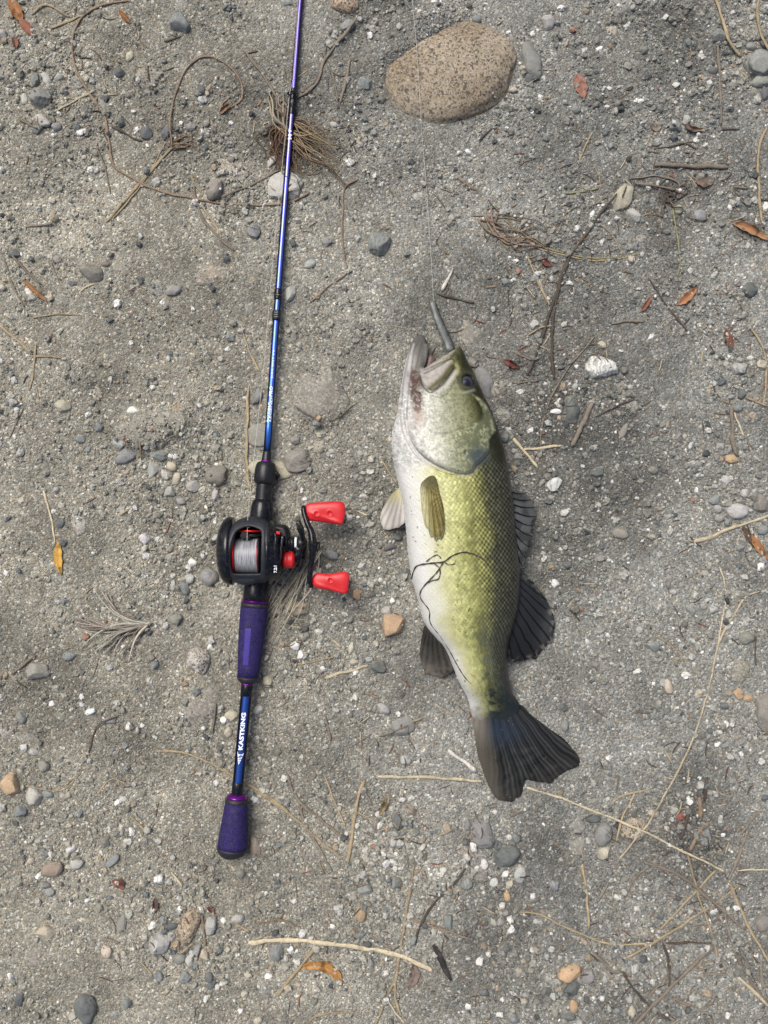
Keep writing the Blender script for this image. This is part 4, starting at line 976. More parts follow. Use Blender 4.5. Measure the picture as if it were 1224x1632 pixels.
# spiny dorsal fin: membrane plus spines
def spin_c(x, y, rd, fi, d):
    c = lerp(np.array([.17, .175, .17])[None]*one(x), np.array([.075, .08, .08])[None]*one(x), sstep(-.2, .3, N4(x, y, 12))); return lerp(c, c*.7, sstep(870, 905, y))
spin_o = poly((812, 782), (833, 783), (842, 790), (846, 797), (852, 807), (850, 812), (854, 823), (848, 830), (849, 839), (845, 846), (848, 857), (840, 866), (842, 874), (836, 882), (838, 893), (832, 905), (822, 910), (818, 850))
sd = fin('spiny_dorsal_fin', spin_o, None, 10, side_z, spin_c, m_fin_clear, amp=.5, fan=(640, 770), smooth_n=0, thick=.9)
SV = []
for (x0, y0, x1, y1) in ((814, 783, 838, 785), (815, 793, 847, 796), (816, 803, 853, 808), (817, 814, 855, 823), (819, 826, 849, 838), (820, 838, 849, 855), (821, 850, 844, 872), (822, 864, 839, 890), (824, 880, 833, 903)):
    q = np.stack([np.linspace(x0, x1, 7), np.linspace(y0, y1, 7) + 3*np.sin(np.linspace(0, pi, 7))], 1)
    z = side_z(q[:, 0], q[:, 1]) + 1.2
    SV.append(tube(Wn(q, z), np.linspace(1.5, .5, 7)*K, 5))
V, F = join(SV); mk('fin_spines', V, F, m_fin, sd, True, np.full((len(V), 3), (.014, .015, .014)))
# pectoral fin lying on the flank
def pect_z(x, y):
    return np.nan_to_num(fish_h(np.clip(x, 660, 712), y), nan=40.) + .8 + 1.6*sstep(775, 850, y)
def pect_c(x, y, rd, fi, d):
    c = lerp(np.array([.05, .042, .012])[None]*one(x), np.array([.25, .215, .08])[None]*one(x), rd*(.35+.65*fi)*(.7+.6*(N5(x, y, 9)+.5))); c = lerp(c, c*.45, sstep(698, 709, x)*.7); c = lerp(c, np.array([.50, .48, .29])[None]*one(x), sstep(15, 1, x-(669+.12*(y-775)))*(.4+.5*rd)); c = lerp(c, np.array([.30, .30, .20])[None]*one(x), .6*sstep(3, 0, d)*sstep(830, 850, y))
    return lerp(c, np.array([.06, .06, .035])[None]*one(x), sstep(785, 768, y)*.7)
fin('pectoral_fin', poly((670, 776), (676, 765), (687, 758), (695, 762), (701, 786), (706, 805), (708.5, 826), (708.5, 847), (706, 858), (703, 863), (699, 859), (695, 864), (690, 857), (686, 860), (682, 846), (677, 838), (672, 812)), None, 42, pect_z, pect_c, m_fin, amp=2.0, fan=(684, 735))
# pelvic fin spread to the left on the ground
def left_z(x, y):
    L = np.interp(y, yr, lim[:, 0]); z0 = zc_of(y)*.8; return z0 - sstep(0, 34, L-x)*(z0-5)
def pelv_c(x, y, rd, fi, d):
    c = lerp(np.array([.22, .21, .195])[None]*one(x), np.array([.50, .48, .44])[None]*one(x), rd); c = lerp(c, np.array([.42, .40, .19])[None]*one(x), .75*sstep(815, 785, y)); return lerp(c, c*.62, sstep(5, 0, d)*.5)
fin('pelvic_fin', poly((640, 777), (629, 783), (619, 794), (609, 813), (604.5, 831), (610, 842), (619, 847), (631, 843), (642, 838), (650, 829), (648, 795)), None, 26, left_z, pelv_c, m_fin, amp=1.2, fan=(645, 755))
# anal fin, dusty
def anal_c(x, y, rd, fi, d):
    c = lerp(np.array([.018, .017, .015])[None]*one(x), np.array([.05, .047, .041])[None]*one(x), rd); return lerp(c, np.array([.12, .112, .095])[None]*one(x), sstep(1040, 1075, y)*np.clip(.45+1.2*N5(x, y, 6), 0, 1))
fin('anal_fin', poly((680, 996), (673, 1012), (669, 1040), (672, 1062), (680, 1076), (698, 1081), (716, 1079), (722, 1070), (722, 1052), (705, 1020)), None, 30, left_z, anal_c, m_fin, amp=1.1, fan=(690, 960))

# ---------------------------------------------------------------- soft bait in the mouth
cl = catmull(poly((690, 480), (691, 488), (697, 506), (706, 527), (714, 545), (719, 560)), 6); wd = np.interp(np.arange(len(cl)), [0, 2, 6, 14, len(cl)-1], [2.5, 5.4, 5.6, 6.6, 7.5])
T = np.gradient(cl, axis=0); T /= np.linalg.norm(T, axis=1)[:, None]; Nn = np.stack([-T[:, 1], T[:, 0]], 1)
LO = np.vstack([cl + Nn*wd[:, None], (cl - Nn*wd[:, None])[::-1]])
r = Relief(LO, (), 1.2); h = r.poisson(); x, y = r.P[:, 0], r.P[:, 1]
zz = 5 + sstep(500, 560, y)*22
c = ramp3((x - np.interp(y, cl[:, 1], cl[:, 0]))/12+.5, [(0, (.06, .07, .066)), (.4, (.12, .13, .122)), (1, (.03, .036, .034))])*(1+.7*N5(x, y, 5))[:, None].clip(.4, 1.7)
lure = r.build('soft_bait', zz + h*.5, np.maximum(zz - h*.6, 1), m_lure, None, zref=zz, colr=c)
tag(lure, "thin grey-green soft plastic bait sticking out of the fish's mouth", 'fishing lure')
# ---------------------------------------------------------------- the rod with its reel
def ax_x(y): return np.interp(y, [-900, 0, 440, 720, 958, 1090, 1264, 1360], [560, 478.7, 445.2, 425.7, 406, 394, 378, 369.5])
def ax_z(y): return np.interp(y, [-900, -200, 0, 440, 720, 1090, 1264, 1368], [8, 9, 10.5, 16, 21, 26, 27, 27])
def rp(y, dz=0.0, dx=0.0):
    return W(ax_x(y)+dx, y, (ax_z(y)+dz)*K)
def turned(name, prof, mat, parent, sides=28, smooth=True):
    """prof: (y px, radius px) along the rod axis"""
    P = np.array([rp(y) for y, _ in prof]); rr = np.array([r for _, r in prof])*K
    V, F = tube(P, rr, sides)
    return mk(name, V, F, mat, parent, smooth)
rod = thing('fishing_rod', rp(1100), 'violet-blue baitcasting rod with purple grips and a black reel with red knobs', 'fishing rod')
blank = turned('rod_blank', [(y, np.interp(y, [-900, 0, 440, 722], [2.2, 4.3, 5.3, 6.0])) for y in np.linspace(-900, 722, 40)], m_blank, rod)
def collar(name, y0, y1, r, mat, e=1.2, parent=rod):
    return turned(name, [(y0, r-e), (y0+1.2, r-.2), (y0+2.4, r), (y1-2.4, r), (y1-1.2, r-.2), (y1, r-e)], mat, parent)
collar('guide_wrap', 141, 184, 5.4, m_black_gloss)
collar('guide_wrap', 460, 479, 6.3, m_black_gloss)
wr = collar('guide_wrap', 495, 512, 6.9, m_black_gloss)
for y in (496.8, 499.6, 502.6, 505.8): collar('wrap_thread', y, y+1.5, 7.05, m_steel, .3, wr)
collar('trim_ring', 470, 472, 6.5, m_steel, .3)
# line guide: ring standing on two feet, leaning to the left
gc = np.array(W(463.2, 148, 21*K)); A = np.array([.92, -.1, .38]); A /= np.linalg.norm(A)
nrm = np.array([.25, .55, .8]); nrm -= A*(nrm @ A); nrm /= np.linalg.norm(nrm); B = np.cross(nrm, A)
t = np.linspace(0, 2*pi, 25)[:-1]; ring = gc + 5.4*K*(np.cos(t)[:, None]*A + np.sin(t)[:, None]*B)
def loop_tube(P, r, sides=8):
    n = len(P); T = np.roll(P, -1, 0)-np.roll(P, 1, 0); T /= np.linalg.norm(T, axis=1)[:, None]
    c = P.mean(0); O = P-c; O -= T*(O*T).sum(1)[:, None]; O /= np.linalg.norm(O, axis=1)[:, None]; U = np.cross(T, O)
    a = np.arange(sides)/sides*2*pi
    V = (P[:, None]+r*(np.cos(a)[None, :, None]*O[:, None]+np.sin(a)[None, :, None]*U[:, None])).reshape(-1, 3)
    i, j = np.meshgrid(np.arange(n), np.arange(sides), indexing='ij'); i = i.ravel(); j = j.ravel()
    return V, [np.stack([i*sides+j, i*sides+(j+1) % sides, ((i+1) % n)*sides+(j+1) % sides, ((i+1) % n)*sides+j], 1)]
V, F = loop_tube(ring, 1.25*K); lg = mk('line_guide', V, F, m_black_gloss, rod)
for q in ([(466, 142, 14), (465, 145, 17)], [(465, 180, 16), (464, 165, 18), (460, 153, 20)], [(468, 178, 14), (468, 165, 17), (467, 153, 20)]):
    P = np.array([W(a, b_, c_*K) for a, b_, c_ in q]); V, F = tube(P, 1.0*K, 6); mk('guide_foot', V, F, m_black_gloss, lg)
# winding check, seat, grips
turned('winding_check', [(719, 5.6), (720, 6.4), (722, 6.8), (733, 7.6), (735, 8.2)], m_black, rod)
collar('trim_ring', 734, 736.5, 8.6, m_purple, .4)
seat = turned('reel_seat', [(796, 12), (798, 15), (802, 17), (815, 18.5), (830, 19), (860, 18), (900, 17), (925, 17), (936, 18.6), (945, 19), (955, 19.5), (957, 18)], m_black_gloss, rod, 32)
turned('locking_nut', [(735.5, 8), (737, 13), (741, 15.6), (748, 17), (758, 17.4), (766, 17.3), (770, 16), (772, 13)], m_black, rod, 14, True)
turned('seat_thread', [(770, 12.6)] + [(771.5+i*1.6, 13.4 if i % 2 else 12.2) for i in range(16)] + [(797.5, 12.4)], m_black, rod, 32)
P = np.array([rp(752, 2, 15), rp(758, -4, 20), rp(764, -8, 18)]); V, F = tube(P, np.array([3.5, 4.5, 3])*K, 8); mk('hook_keeper', V, F, m_black, rod)
collar('trim_ring', 956.5, 960.5, 20.6, m_purple, .8)
fg = turned('foregrip', [(966, 19.6), (968, 21.3), (985, 21.2), (1010, 20.5), (1040, 19), (1065, 17.3), (1079, 16.4)], m_grip, rod, 32)
turned('grip_collar', [(960.5, 19.5), (961.5, 20.9), (964, 21.3), (967.5, 21.0)], m_rubber, fg, 32)
turned('grip_collar', [(1078.5, 16.6), (1081, 16.8), (1084, 15.6), (1087, 13), (1089, 10)], m_rubber, fg, 32)
# smooth panel on the grip, a curved strip just proud of the foam
def strip(y0, y1, a0, a1, rf, name, mat, parent, dr=.25):
    ys = np.linspace(y0, y1, 14); aa = np.linspace(a0, a1, 7); V = []
    for y in ys:
        c0 = np.array(rp(y)); r = (rf(y)+dr)*K
        for a in aa: V.append(c0 + np.array([sin(a)*r, 0, cos(a)*r]))
    ii = np.arange(14*7).reshape(14, 7); F = np.stack([ii[:-1, :-1], ii[1:, :-1], ii[1:, 1:], ii[:-1, 1:]], -1).reshape(-1, 4)
    return mk(name, np.array(V), [F], mat, parent)
strip(999, 1057, -.42, .05, lambda y: np.interp(y, [966, 1010, 1040, 1065], [21, 20.5, 19, 17.3]), 'grip_panel', m_grip_panel, fg)
collar('trim_ring', 1088.5, 1091, 9.6, m_purple, .4)
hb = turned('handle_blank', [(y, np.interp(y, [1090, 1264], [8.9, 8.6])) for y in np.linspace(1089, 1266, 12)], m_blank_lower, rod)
turned('blank_sleeve', [(1090, 9), (1091, 9.4), (1108, 9.3), (1109, 8.8)], m_black_gloss, hb)
turned('blank_sleeve', [(1246, 8.7), (1247, 9.2), (1264, 9.2), (1265, 8.8)], m_black_gloss, hb)
turned('trim_ring', [(1264.5, 9), (1266, 11.5), (1269, 15.5), (1271, 16.2), (1272, 15)], m_purple, rod, 32)
bg = turned('butt_grip', [(1278, 17.4), (1290, 18.5), (1310, 20.3), (1330, 22.2), (1344, 23.4), (1350.5, 23.4)], m_grip, rod, 36)
turned('grip_collar', [(1271.5, 15.5), (1273, 17.4), (1278, 17.8), (1279, 17)], m_rubber, bg, 36)
turned('butt_cap', [(1349.5, 23.2), (1352, 23.9), (1356, 22.8), (1361, 19.5), (1365, 14.5), (1367.5, 8), (1368, 1)], m_rubber, rod, 36)

# ---- lettering printed on the blank
def lettering(txt, y0, y1, rf, ang, hpx, parent, name='lettering', bold=.03, shear=0.):
    cu = bpy.data.curves.new('lettering', 'FONT'); cu.body = txt; cu.size = 1; cu.offset = bold; cu.shear = shear; cu.resolution_u = 2
    to = bpy.data.objects.new('lettering', cu); col.objects.link(to)
    dg = bpy.context.evaluated_depsgraph_get(); me = to.evaluated_get(dg).to_mesh()
    bm = bmesh.new(); bm.from_mesh(me); lo = min(q.co.y for q in bm.verts); hi = max(q.co.y for q in bm.verts)
    for t_ in np.linspace(.1, .9, 7):
        bmesh.ops.bisect_plane(bm, geom=bm.verts[:]+bm.edges[:]+bm.faces[:], plane_co=(0, lo+(hi-lo)*t_, 0), plane_no=(0, 1, 0))
    bmesh.ops.triangulate(bm, faces=bm.faces[:])
    bm.verts.index_update(); v = np.array([q.co[:] for q in bm.verts]); f = [[q.index for q in p.verts] for p in bm.faces]; bm.free()
    to.evaluated_get(dg).to_mesh_clear(); bpy.data.objects.remove(to); bpy.data.curves.remove(cu)
    u = (v[:, 0]-v[:, 0].min())/(v[:, 0].max()-v[:, 0].min()); w = (v[:, 1]-v[:, 1].min())/(v[:, 1].max()-v[:, 1].min()) - .5
    y = y1 + (y0-y1)*u          # reads from the butt end (y1) towards the tip (y0)
    out = []
    for yy, ww in zip(y, w):
        r = rf(yy)+.3; a = ang + ww*hpx/r*-1.0
        # letters stand with their tops to the left of the rod
        c0 = np.array(rp(yy)); out.append(c0 + np.array([sin(a)*r*K, 0, cos(a)*r*K]))
    tri = [t for p in f for t in ([(p[0], p[i], p[i+1]) for i in range(1, len(p)-1)])]
    return mk(name, np.array(out), [np.array(tri)], m_white_print, parent, False)
rb = lambda y: np.interp(y, [0, 440, 722], [4.3, 5.3, 6.0])
rh = lambda y: np.interp(y, [1090, 1264], [8.9, 8.6])
lettering('KASTKING', 1134, 1193, rh, .0, 7.2, hb, bold=.045)
lettering('LEGEND', 634, 673, rb, .28, 3.4, blank, bold=.03, shear=.25)
lettering('ROYALE', 641, 674, rb, -.34, 2.8, blank, bold=.03, shear=.25)
lettering('PRO', 616, 633, rb, .02, 5.4, blank, bold=.04, shear=.2)
lettering("JERK BAIT 6'8\"", 556, 604, rb, .08, 3.4, blank, bold=.01)
lettering('M', 216, 224, lambda y: 4.9, .1, 6, blank, bold=.05)
lettering('F', 207, 212, lambda y: 4.9, 0, 5, blank, bold=.05)
# emblem: stacked slanting chevrons narrowing to a point
def patch(poly_, rf, parent, name='emblem'):
    out = []
    for dx, y in poly_:
        r = rf(y)+.22; a = dx/r; out.append(np.array(rp(y)) + np.array([sin(a)*r*K, 0, cos(a)*r*K]))
    n = len(out); return mk(name, np.array(out), [np.arange(n)[None, :]], m_white_print, parent, False)
for pl in ([(-4.6, 1195), (-2.6, 1199.5), (-3.0, 1204), (-4.0, 1201)], [(-2.4, 1199.8), (1.2, 1200.4), (6, 1198.2), (4.6, 1202.6), (1, 1204.6), (-3, 1204.2)], [(-3.2, 1205.4), (1, 1205.6), (4.2, 1203.8), (3, 1206.6), (0, 1208.6), (-2.8, 1208.2)],
           [(-2.6, 1209.4), (.4, 1209.6), (2.6, 1207.8), (1.8, 1210.6), (-2.1, 1212)], [(-1.9, 1213), (1.2, 1211.6), (-1.0, 1216.6)]): patch(pl, rh, hb)

# ---- reel: an Empty under the rod carries the reel's pieces
RZ = 62.
def q3(x, y, z): return np.array(W(x, y, z*K))
reel = bpy.data.objects.new('reel', None); o0 = q3(398, 877, 40); reel.location = o0 - ORG['fishing_rod']; link(reel, rod); ORG['reel'] = o0
tag(reel, 'black low-profile reel with red accents')
def xlathe(name, xs, y, z, mat, prof, sides=36, squash=1., skew=0.):
    """lathe about a left-right axis; prof (x px, radius px)"""
    P0 = q3(xs[0], y, z); P1 = q3(xs[1], y+skew, z); L = xs[1]-xs[0]
    V, F = lathe_axis(P0, P1, [((x-xs[0])/L, r*K) for x, r in prof], sides, squash=squash)
    return mk(name, V, F, mat, reel)
xlathe('palm_side_plate', (347, 372), 878, 58, m_black_gloss, [(347.5, 14), (348, 24), (350, 34), (353.5, 42), (358, 48.5), (363, 51.5), (367, 52.5), (372, 52)], 48, .86)
# hood with the spool window
HO = catmull(poly((356, 904), (357, 885), (360, 865), (365, 846), (373, 832), (385, 825), (400, 823), (414, 826), (425, 836), (430, 848), (432, 871), (432, 895), (430, 910), (426, 924), (419, 930), (410, 932), (397, 933.5), (383, 932.5), (370, 930), (361, 920)), 5, True)
HI = catmull(poly((370, 912), (367.8, 898), (368, 882), (371, 866), (376, 850), (383, 843.5), (396, 839), (409, 842), (416.5, 848), (417, 870), (416.5, 895), (415, 912), (411, 914.5), (392, 915), (374, 914.5)), 4, True)
r = Relief(HO, [HI], 1.3); x, y = r.P[:, 0], r.P[:, 1]
arc = 58 + 44*np.sqrt(np.clip(1-((y-876)/60)**2, .05, 1))
do, _ = segdist(r.P, HO); di, _ = segdist(r.P, HI)
top = arc - 9*(1-np.sqrt(np.clip(1-(1-np.clip(do/9, 0, 1))**2, 0, 1))) - 2.5*(1-np.sqrt(np.clip(1-(1-np.clip(di/2.5, 0, 1))**2, 0, 1)))
top -= 1.1*np.exp(-((x-(424+.02*(y-870)))/1.1)**2)*sstep(835, 850, y)
r.build('reel_frame', top, 38 + 0*x, m_black_matte, reel, zref=np.full(len(x), 92.))
# dark well under the window
V, F = lathe_axis(q3(372, 876, 46), q3(420, 876, 46), [(0, 34*K), (1, 34*K)], 24, squash=.55); mk('reel_floor', V, F, m_black, reel)
# spool
P = [(377.5+i*1.05, 27.2 + (.28 if i % 2 else -.28)) for i in range(34)]
xlathe('spool', (372, 418), 885, 61, m_black, [(372, 12), (373, 20), (412.5, 20), (413.2, 29.5), (414.2, 31), (416, 31), (418, 12)], 40)
xlathe('spool_flange', (373.4, 377.2), 885, 61, m_redmetal, [(373.4, 22), (374, 30.5), (374.8, 31.2), (376, 31.2), (377.1, 29), (377.2, 22)], 40)
xlathe('spool_flange', (412.4, 413.6), 885, 61, m_redmetal, [(412.4, 22), (412.6, 28.6), (413.4, 28.6), (413.6, 22)], 40)
xlathe('spool_line', (377.4, 412.4), 885, 61, m_spool, [(377.4, 20)] + [p for p in P if p[0] < 412.2] + [(412.4, 20)], 44)
xlathe('level_wind_bar', (378, 417), 846.5, 84, m_redmetal, [(378, 1.6), (417, 1.6)], 10)
xlathe('level_wind_bar', (376, 417), 853, 78, m_steel, [(376, 2.4), (417, 2.4)], 10)
r = Relief(catmull(poly((384, 849), (391, 849), (397, 852), (397, 859), (384, 858)), 3, True), (), 1.2); r.build('line_pawl', 84+0*r.d, 70, m_black_gloss, reel)
# thumb bar
TB = catmull(poly((374, 916), (392, 915.4), (411, 916), (411.5, 921), (409, 927), (397, 932), (383, 931.5), (375, 926)), 4, True)
r = Relief(TB, (), 1.3); r.build('thumb_bar', 84 + 3*sstep(0, 4, r.d) - .25*np.maximum(r.P[:, 1]-916, 0), 60, m_black_matte, reel, zref=np.full(len(r.d), 82.))
# gear housing on the handle side
xlathe('gear_side_plate', (428, 450), 880, 58, m_black_gloss, [(428, 50), (433, 48.5), (436, 45), (437, 44), (441, 43), (442, 40), (446, 39.5), (447.5, 35), (450, 33)], 40, .9)
B = Relief(catmull(poly((434, 838), (445, 836), (455, 838), (460, 846), (462, 858), (458, 868), (440, 868)), 3, True), (), 1.6); B.build('gear_cover', 66 + 6*sstep(0, 5, B.d), 40, m_black, reel, zref=np.full(len(B.d), 66.))
B = Relief(poly((437.5, 849), (443, 858), (441, 878), (445, 895), (441.5, 916), (434, 916), (434.5, 880)), (), 1.5); B.build('clutch_lever', 95 + 2*sstep(0, 3, B.d) - .0028*(B.P[:, 1]-872)**2*1.6, 74, m_black_gloss, reel, zref=np.full(len(B.d), 95.))
B = Relief(poly((448, 855), (452, 854), (449, 880), (447, 893), (444.5, 893), (446, 875)), (), 1.2); B.build('gear_rib', 90 + 1.5*sstep(0, 2, B.d) - .004*(B.P[:, 1]-866)**2, 70, m_steel, reel, zref=np.full(len(B.d), 90.))
B = Relief(poly((440, 846.5), (446, 847.5), (446, 852), (440.5, 851.5)), (), 1.); B.build('accent_pin', 86 + 0*B.d, 78, m_redmetal, reel)
xlathe('tension_knob', (450, 471), 892, 60, m_red, [(450, 8), (451.5, 12), (455, 13.3), (458, 13.6), (458.6, 13), (464, 13), (464.6, 13.6), (467, 13), (470, 10), (471, 6)], 30)
xlathe('drive_shaft', (456, 486), 866, 60, m_black, [(456, 15), (459, 15), (459.5, 9), (463, 9), (463.5, 10.5), (469, 10.5), (469.3, 9.2), (474.5, 9.2), (475, 10.5), (485, 10.5), (486, 8)], 24)
xlathe('drag_mark', (470.2, 473.6), 866, 60, m_white_print, [(470.2, 9.7), (473.6, 9.7)], 24)
xlathe('drag_housing', (466, 490), 876, 48, m_black_gloss, [(466, 14), (470, 20), (486, 20), (490, 14)], 28)
# star drag with five arms
SV = []; c0 = q3(484, 868, 60)
for k in range(5):
    a = -.25 + k*2*pi/5 - pi/2
    d = np.array([-.08, -sin(a+pi), cos(a+pi)]) if False else np.array([-.10, cos(a), sin(a)])
    P = np.array([c0, c0 + d*16*K, c0 + d*30*K + np.array([-1.5*K, 0, 0]), c0 + d*42*K + np.array([-4*K, 0, 0])]); V, F = tube(P, np.array([6, 4.2, 5, 2.4])*K, 8, .7, up=(1, 0, 0)); SV.append((V, F))
V, F = join(SV); mk('star_drag', V, F, m_black, reel)
# swept crank arm
P = catmull(np.array([q3(483.5, 806, 64), q3(485, 818, 66), q3(490, 834, 70), q3(496, 848, 74), q3(498.5, 864, 75), q3(498.5, 884, 74), q3(495.5, 905, 69), q3(493.5, 920, 66), q3(493.5, 931, 65)]), 5)
V, F = tube(P, np.interp(np.linspace(0, 1, len(P)), [0, .04, .3, .5, .7, .96, 1], [2.5, 4.2, 4.4, 6.5, 4.2, 4.0, 2.4])*K, 10, 1.5); mk('crank_arm', V, F, m_black_gloss, reel)
V, F = lathe_axis(q3(494, 869, 68), q3(510, 872, 68), [(0, 9*K), (.3, 9*K), (.34, 7.6*K), (.9, 7.6*K), (1, 5*K)], 6); mk('crank_nut', V, F, m_black, reel, False)
for KP, dim, zk in (([(486, 809), (493, 802), (514, 800.5), (538, 799.2), (546, 800.5), (550, 807), (550, 827), (544.5, 836), (536, 835.6), (520, 833), (500, 830.5), (490, 829), (486.5, 821)], [(505, 819), (526, 818)], 60),
                    ([(497, 923), (503, 914), (512, 913), (524, 914.4), (542, 911.8), (553, 912), (557, 919), (556, 940), (549.5, 946), (540, 944.5), (524, 940.5), (508, 938), (499, 933)], [(527, 924)], 58)):
    KO = catmull(np.array(KP, float), 4, True); r = Relief(KO, (), 1.1); h = r.poisson(); h = 11.5*(1-np.exp(-h/8.5)); x, y = r.P[:, 0], r.P[:, 1]
    ym = np.interp(x, [KP[0][0], 556], [KP[0][1]+8, KP[0][1]+8]); cav = 0
    h = h - 2.4*np.exp(-((x-(KP[0][0]+34))/17)**2)*sstep(-10, 12, y-ym) + 1.6*np.exp(-(((x-KP[0][0])*.35-(y-ym)-3)/3.4)**2)*sstep(0, 20, x-KP[0][0])
    for dx, dy in dim: h -= 2.2*np.exp(-((x-dx)**2+(y-dy)**2)/9.) - .7*np.exp(-(np.hypot(x-dx, y-dy)-4.2)**2/2.)
    kn = r.build('handle_knob', zk + h, zk - .95*r.poisson()*.75, m_red, reel, zref=np.full(len(x), float(zk)))
    ex = max(p[0] for p in KP); V, F = lathe_axis(q3(ex-2, KP[7][1]-9, zk), q3(ex+1.4, KP[7][1]-9, zk), [(0, 7*K), (.7, 7*K), (1, 5*K)], 16); mk('knob_cap', V, F, m_rubber, reel)
    V, F = lathe_axis(q3(KP[0][0]-4, KP[0][1]+9, zk), q3(KP[0][0]+2, KP[0][1]+9, zk), [(0, 5*K), (1, 5*K)], 14); mk('knob_collar', V, F, m_black_gloss, reel)
def flat_text(txt, x, y, z, size, rot, parent):
    cu = bpy.data.curves.new('lettering', 'FONT'); cu.body = txt; cu.size = 1; cu.offset = .03; cu.resolution_u = 2
    to = bpy.data.objects.new('lettering', cu); col.objects.link(to)
    dg = bpy.context.evaluated_depsgraph_get(); me = to.evaluated_get(dg).to_mesh()
    v = np.array([q.co[:] for q in me.vertices]); f = [list(p.vertices) for p in me.polygons]
    to.evaluated_get(dg).to_mesh_clear(); bpy.data.objects.remove(to); bpy.data.curves.remove(cu)
    v = v*size*K; V = np.array(q3(x, y, z)) + np.stack([v[:, 0]*cos(rot)-v[:, 1]*sin(rot), v[:, 0]*sin(rot)+v[:, 1]*cos(rot), 0*v[:, 0]], 1)
    mk('lettering', V, [np.array([(p[0], p[i], p[i+1]) for p in f for i in range(1, len(p)-1)])], m_white_print, parent, False)
flat_text('7.2:1', 441, 913, 96.5, 6, pi/2, reel)

# ---- line from the spool through the guide and on towards the tip
LP = [(394, 872, 88), (393.8, 858, 90), (394.2, 846, 87), (395, 824, 84), (397, 800, 78), (407, 709, 62), (420, 590, 46), (433.6, 430, 32), (446, 300, 26), (459.3, 172, 23), (461.4, 149, 21), (466.5, 130, 19), (471.5, 60, 17), (475.2, 0, 15.5), (500, -400, 12)]
P = np.array([W(a, b_, c_*K) for a, b_, c_ in LP]); V, F = tube(resample(P, .004), .46*K, 5); mk('fishing_line', V, F, m_line, rod)
# ---- second stretch of line, from the top edge over the boulder to the bait
q = catmull(poly((652, -60), (657, 0), (664, 75), (671, 192), (676, 254), (680, 302), (687, 408), (690, 462), (691, 482)), 8); q = resample(q, 8.)
z = np.array([surf(*p) for p in q]); z = np.array([z[max(0, i-4):i+5].max() for i in range(len(z))]); z = np.convolve(np.pad(z, 3, mode='edge'), np.ones(7)/7, 'valid') + 2.2
V, F = tube(Wn(q, z), .4*K, 5); fl_ = mk('fishing_line', V, F, m_line, None)
tag(fl_, 'thin pale fishing line running from the top edge across the boulder to the soft bait', 'fishing line')
